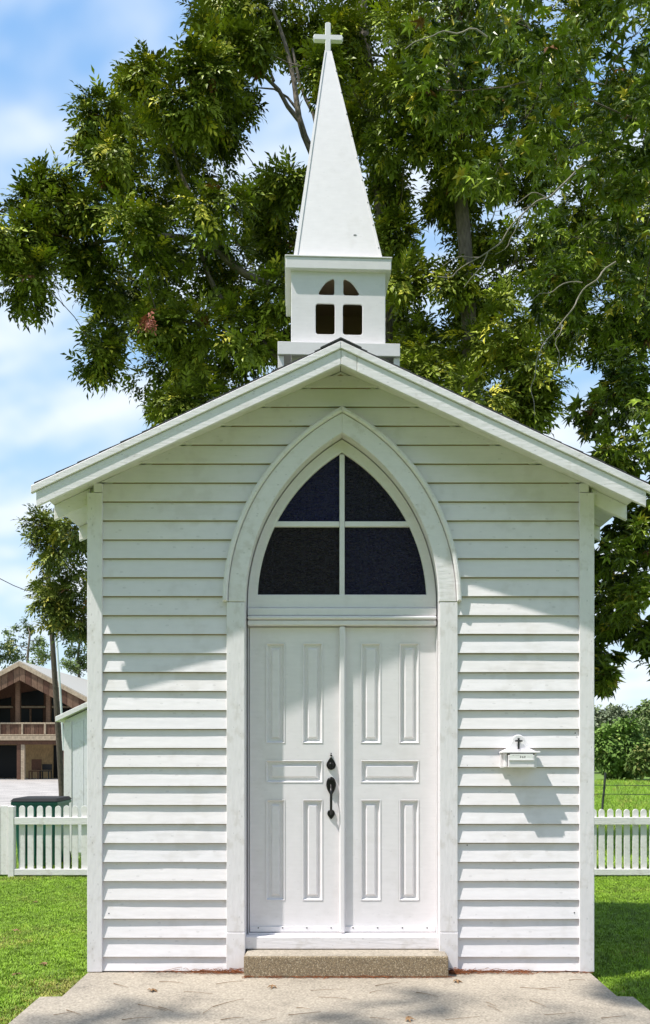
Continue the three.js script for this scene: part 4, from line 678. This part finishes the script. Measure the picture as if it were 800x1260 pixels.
{
  const shrub = (name, label, z, base, list, o) => makeTree(name, label, [V(X(base, z), GY - 0.2, z), V(X(base, z) + 0.1, 0.6, z), V(X(base, z), 1.2, z)], 0.08, 0.04, list.map(a => blob(...a, z, 0.7)), { ...PF, ...o }, 'bushes along the far side of the field');
  shrub('round_bush', 'rounded bright green bush at the edge of the field', -40, 764, [[764, 905, 22], [750, 915, 18], [778, 915, 18], [764, 925, 22], [746, 930, 14], [782, 930, 14], [756, 940, 14], [772, 940, 14]], { seed: 51, per: 20, cr: 0.35, ref: 0.8, pal: [[0.09, 0.15, 0.035], [0.19, 0.30, 0.06], [0.25, 0.3, 0.08]] });
  shrub('thicket_tree', 'greyish tangled tree behind the rounded bush', -52, 750, [[738, 890, 16], [752, 886, 14], [768, 888, 14], [735, 905, 20], [725, 890, 16], [745, 915, 18], [710, 900, 24], [735, 928, 16], [755, 930, 14]], { seed: 52, pal: [[0.12, 0.15, 0.09], [0.24, 0.27, 0.16], [0.3, 0.3, 0.18]], br: 1.5 });
  shrub('field_tree', 'taller dark green tree beyond the field near the rounded bush', -50, 806, [[802, 876, 14], [790, 896, 14], [805, 900, 20], [795, 918, 18], [815, 880, 22], [820, 910, 24], [842, 890, 26]], { seed: 53, pal: [[0.12, 0.17, 0.07], [0.24, 0.31, 0.11], [0.3, 0.32, 0.14]] });
  shrub('low_bush', 'low yellow green bush beside the rounded bush', -37, 800, [[800, 932, 12], [788, 938, 8], [812, 930, 14]], { seed: 54, per: 16, cr: 0.3, ref: 0.5, pal: [[0.08, 0.13, 0.03], [0.15, 0.2, 0.05], [0.2, 0.2, 0.06]] });
  const R = rng(61), bl = []; for (let i = 0; i < 110; i++) { const a = -75 + i * 1.4; if (a > -24 && a < 0) continue; bl.push({ c: V(a, 1.2 + R() * 1.6, -72 - R() * 8), r: V(2.2, 1.8 + R(), 1.6), k: 0.8 }); }
  const ls = placeLeaves(bl, { ...PF, seed: 62, pal: [[0.10, 0.13, 0.07], [0.17, 0.21, 0.10], [0.2, 0.22, 0.12]], size: 3, per: 9, clumps: 12, cr: 1.0, ref: 2 }), im = new THREE.InstancedMesh(tuftLeaf[0], M.leafFar, ls.length); ls.forEach((l, i) => { im.setMatrixAt(i, l.m); im.setColorAt(i, new THREE.Color().setRGB(...l.col)); });
  im.name = 'distant_woods'; im.userData = { kind: 'stuff', label: 'low line of distant woods beyond the field', category: 'woods' }; shade(im); scene.add(im);
}
// trees behind the photographer: they hide much of the sky from the front wall and shade the lawn right of the slab
{
  const R = rng(88), bl = []; for (let i = 0; i < 26; i++) bl.push({ c: V(-9 + R() * 19, 3.0 + R() * 6, 13.5 + R() * 4), r: V(1.5, 1.3, 1.4), k: 1 });
  for (let i = 0; i < 9; i++) bl.push({ c: V(-7 + R() * 7.2, 8.2 + R() * 2.5, 6.5 + R() * 5), r: V(1.1, 0.6, 1.1), k: 0.8 });
  const limbTo = [{ c: V(-1.98, 9.0, 2.72), r: V(0.24, 0.2, 0.34), k: 2.2 }, { c: V(-1.5, 9.05, 2.62), r: V(0.32, 0.2, 0.25), k: 2.2 }, { c: V(-1.55, 9.1, 3.2), r: V(0.5, 0.25, 0.4), k: 2 }];
  const t = makeTree('roadside_tree', 'big shade tree standing behind the photographer', [V(0.4, GY - 0.2, 15), V(0.3, 3, 14.8), V(0.2, 6.5, 14.4), V(0, 9, 14)], 0.35, 0.15, bl, { ...PF, seed: 801, size: 2.0, per: 9, clumps: 12, cr: 0.6, br: 0.8, pal: PAL1 });
  for (const [gx, gz, r] of [[0.25, 0.95, 0.22], [0.9, 0.75, 0.2], [-0.9, 0.85, 0.25], [1.3, 1.1, 0.25], [-0.3, 1.3, 0.3], [0.6, 1.5, 0.3], [-1.5, 1.2, 0.25]]) limbTo.push({ c: V(gx - 0.46 * 11, 11, gz + 0.25 * 11), r: V(r * 1.6, 0.15, r * 0.6), k: 0.24 });
  const ls = placeLeaves(limbTo, { ...P1, seed: 802, per: 40, clumps: 9, cr: 0.12, ref: 0.3, size: 0.9 }); foliage(t, ls, pinnate, M.leafPecan, 0);
  part('branch', limbGeo([V(0.1, 8.4, 14.1), V(-0.2, 10, 9), V(-0.7, 9.6, 5), V(-1.8, 9.0, 2.5)], 0.12, 0.02, 7, 0.4), M.bark, t);
  part('branch', limbGeo([V(-0.1, 8.8, 14), V(-2, 11, 9), V(-4.2, 11.2, 5.2), V(-5.6, 11, 3.8)], 0.1, 0.015, 7, 0.4), M.bark, t);
}

// ------------------------------------------------------------------ lawn blades, litter, twigs
{
  const R = rng(1), faces = []; const blades = (seed, n, h) => { const Q = rng(seed), pos = []; for (let i = 0; i < n; i++) { const a = Q() * 6.28, l = h * (0.55 + 0.6 * Q()), x = (Q() - 0.5) * 0.05, z = (Q() - 0.5) * 0.05, lean = 0.3 + Q() * 0.9, dx = Math.cos(a), dz = Math.sin(a), w = 0.0022 + Q() * 0.0010, sx = -dz * w, sz = dx * w; const p1 = [x + dx * l * lean * 0.3, l * 0.62, z + dz * l * lean * 0.3], tp = [x + dx * l * lean * 0.9, l * 0.9, z + dz * l * lean * 0.9]; const A = [x - sx, 0, z - sz], B = [x + sx, 0, z + sz], C = [p1[0] + sx * 0.8, p1[1], p1[2] + sz * 0.8], D = [p1[0] - sx * 0.8, p1[1], p1[2] - sz * 0.8]; pos.push(...A, ...B, ...C, ...A, ...C, ...D, ...D, ...C, ...tp); } const g = new THREE.BufferGeometry(); g.setAttribute('position', new THREE.Float32BufferAttribute(pos, 3)); g.computeVertexNormals(); g.setAttribute('uv', new THREE.Float32BufferAttribute(new Float32Array(pos.length / 3 * 2), 2)); return g; };
  const gm = new THREE.MeshPhysicalMaterial({ color: 0xffffff, roughness: 0.6, side: THREE.DoubleSide });
  const tufts = (name, label, g, n, place, scale) => {
    const im = new THREE.InstancedMesh(g, gm, n), m = new THREE.Matrix4(), q = new THREE.Quaternion(), c = new THREE.Color();
    for (let i = 0; i < n; i++) { const [x, z, k] = place(); q.setFromAxisAngle(V(0, 1, 0), R() * 6.28); const s = scale * (0.7 + 0.6 * R()); m.compose(V(x, GY - 0.004, z), q, V(s, s * (0.8 + 0.4 * R()), s)); im.setMatrixAt(i, m); const dry = smooth(0.2, 0.5, fbm(x * 0.9, z * 0.9, 3, 3) + 0.25 * k + (R() - 0.5) * 0.5), t = 0.5 + 0.85 * R() + 0.4 * fbm(x * 2.1, z * 2.1, 7, 2); c.setRGB(lerp(0.225, 0.37, dry) * t, lerp(0.375, 0.34, dry) * t, lerp(0.016, 0.07, dry) * t); im.setColorAt(i, c); }
    im.name = numbered(name); im.userData = { kind: 'stuff', label, category: 'grass' }; shade(im); scene.add(im);
  };
  const gA = blades(3, 11, 0.045), gB = blades(4, 9, 0.11);
  tufts('lawn_grass', 'short bright green mown grass left of the chapel', gA, 70000, () => { for (;;) { const x = -5.6 + R() * 4.08, z = -5.1 + R() * 6.6; if (x > (z > 0.61 ? -1.735 : -1.60) + 0.02 * noise3.noise(z * 9, 1, 2)) continue; return [x, z, smooth(0.35, 0, Math.abs(x + 1.68)) * smooth(-1.5, 0.4, z)]; } }, 0.78);
  tufts('lawn_grass', 'short mown grass right of the chapel, partly in shade', gA, 48000, () => { for (;;) { const x = 1.73 + R() * 3.4, z = -5.1 + R() * 6.6; if (x < (z > 0.61 ? 1.81 : 1.73)) continue; return [x, z, 0]; } }, 0.78);
  tufts('field_grass', 'rougher grass of the field beyond the picket fence', gB, 26000, () => { const z = -5.1 - Math.pow(R(), 1.6) * 32, w = (DIST - z) * 0.42; return [1.2 + R() * w, z, 0.2]; }, 1.3);
  tufts('yard_grass', 'grass strip between the picket fence and gravel yard', gB, 9000, () => { const z = -5.1 - R() * 12.5; return [-2 - R() * (DIST - z) * 0.42, z, 0]; }, 0.9);
}
{
  const R = rng(71), M1 = std({ color: new THREE.Color().setRGB(0.20, 0.13, 0.07), roughness: 0.95 });
  // needles and dead leaves gathered along the wall foot
  const g = limbGeo([V(-0.05, 0.003, 0), V(0, 0.008, 0.006), V(0.05, 0.003, 0)], 0.0016, 0.0012, 3, 0.03), n = 620, im = new THREE.InstancedMesh(g, std({ color: 0xffffff, roughness: 0.95 }), n), m = new THREE.Matrix4(), c = new THREE.Color();
  for (let i = 0; i < n; i++) {
    const u = R(); let x, z; if (u < 0.28) { x = lerp(X(150), X(298), Math.pow(R(), 0.3)); z = 0.035 + 0.05 * R() * R(); } else if (u < 0.7) { x = lerp(X(555), X(650), Math.pow(R(), 2.6)); z = 0.035 + 0.06 * R() * R(); } else if (u < 0.95) { x = lerp(-0.56, 0.78, R()); z = 0.166 + 0.025 * R() * R(); } else { x = lerp(X(640), X(728), R()); z = 0.04 + 0.03 * R(); }
    const s = 0.35 + 0.6 * R(); m.compose(V(x, 0.001 + R() * R() * (u < 0.7 ? 0.03 : 0.008), z), new THREE.Quaternion().setFromEuler(new THREE.Euler((R() - 0.5) * 0.3, (R() - 0.5) * 2.2, (R() - 0.5) * 0.5)), V(s, 1, s)); im.setMatrixAt(i, m); const k = 0.6 + 0.8 * R(); c.setRGB(0.30 * k, 0.105 * k, 0.04 * k); im.setColorAt(i, c);
  }
  im.name = 'needle_litter'; im.userData = { kind: 'stuff', label: 'reddish dry needles gathered along the foot of the wall', category: 'litter' }; shade(im); scene.add(im);
  // dry leaves dropped on lawn and slab
  const dryM = std({ color: new THREE.Color().setRGB(0.26, 0.15, 0.07), roughness: 0.8, side: THREE.DoubleSide });
  for (const [a, b, w] of [[22, 1204, 1], [48, 1113, 1], [60, 1190, 1], [180, 1221, 0], [336, 1214, 0], [496, 1256, 0], [555, 1208, 0], [14, 1150, 1]]) {
    const d = FOCAL * (EYE - (w ? GY : 0)) / (b - PY), o = shade(new THREE.Mesh(star[b % 2], dryM)); o.name = numbered('fallen_leaf'); o.position.set((a - PX) * d / FOCAL, w ? GY + 0.03 : 0.014, DIST - d); o.rotation.set((R() - 0.5) * 0.5, R() * 6.28, (R() - 0.5) * 0.5); o.scale.setScalar(0.5 + 0.2 * R());
    o.userData = { label: w ? 'dry brown leaf lying on the grass left of the chapel' : 'dry brown leaf lying on the concrete near the step', category: 'leaf', group: w ? 'dry leaves on the lawn' : 'dry leaves on the concrete' }; scene.add(o);
  }
  // loose twigs lying on the slab
  const ground = (px, py) => { const d = FOCAL * EYE / (py - PY); return V((px - PX) * d / FOCAL, 0.006, DIST - d); };
  const tw = [[140, 1211, 158, 1216], [196, 1209, 226, 1211], [266, 1212, 300, 1208], [226, 1221, 262, 1224], [170, 1237, 205, 1245], [195, 1240, 214, 1246], [250, 1248, 262, 1240], [262, 1240, 300, 1230], [272, 1256, 300, 1253], [320, 1258, 340, 1254], [355, 1250, 395, 1246], [365, 1241, 382, 1243], [392, 1228, 432, 1231], [382, 1220, 425, 1218], [462, 1214, 490, 1210], [455, 1223, 470, 1220], [512, 1222, 540, 1228], [600, 1238, 616, 1246], [598, 1234, 612, 1240], [640, 1216, 684, 1220], [652, 1232, 672, 1240], [664, 1218, 690, 1216], [670, 1250, 708, 1247], [740, 1254, 770, 1251], [700, 1207, 720, 1207], [82, 1244, 100, 1250], [66, 1250, 92, 1246], [455, 1253, 480, 1256], [548, 1256, 590, 1252], [150, 1256, 188, 1253]];
  for (const [a, b, c2, d] of tw) { const p = ground(a, b), q = ground(c2, d), mid = p.clone().lerp(q, 0.5).add(V((R() - 0.5) * 0.015, 0.002, (R() - 0.5) * 0.02)); const gg = limbGeo([p, mid, q], 0.0014 + R() * 0.0016, 0.0009, 5, 0.04); solo('fallen_twig', gg, M1, 'thin brown twig fallen on the concrete in front of the step', 'twig', 'twigs on the concrete'); }
}

renderer.render(scene, camera);
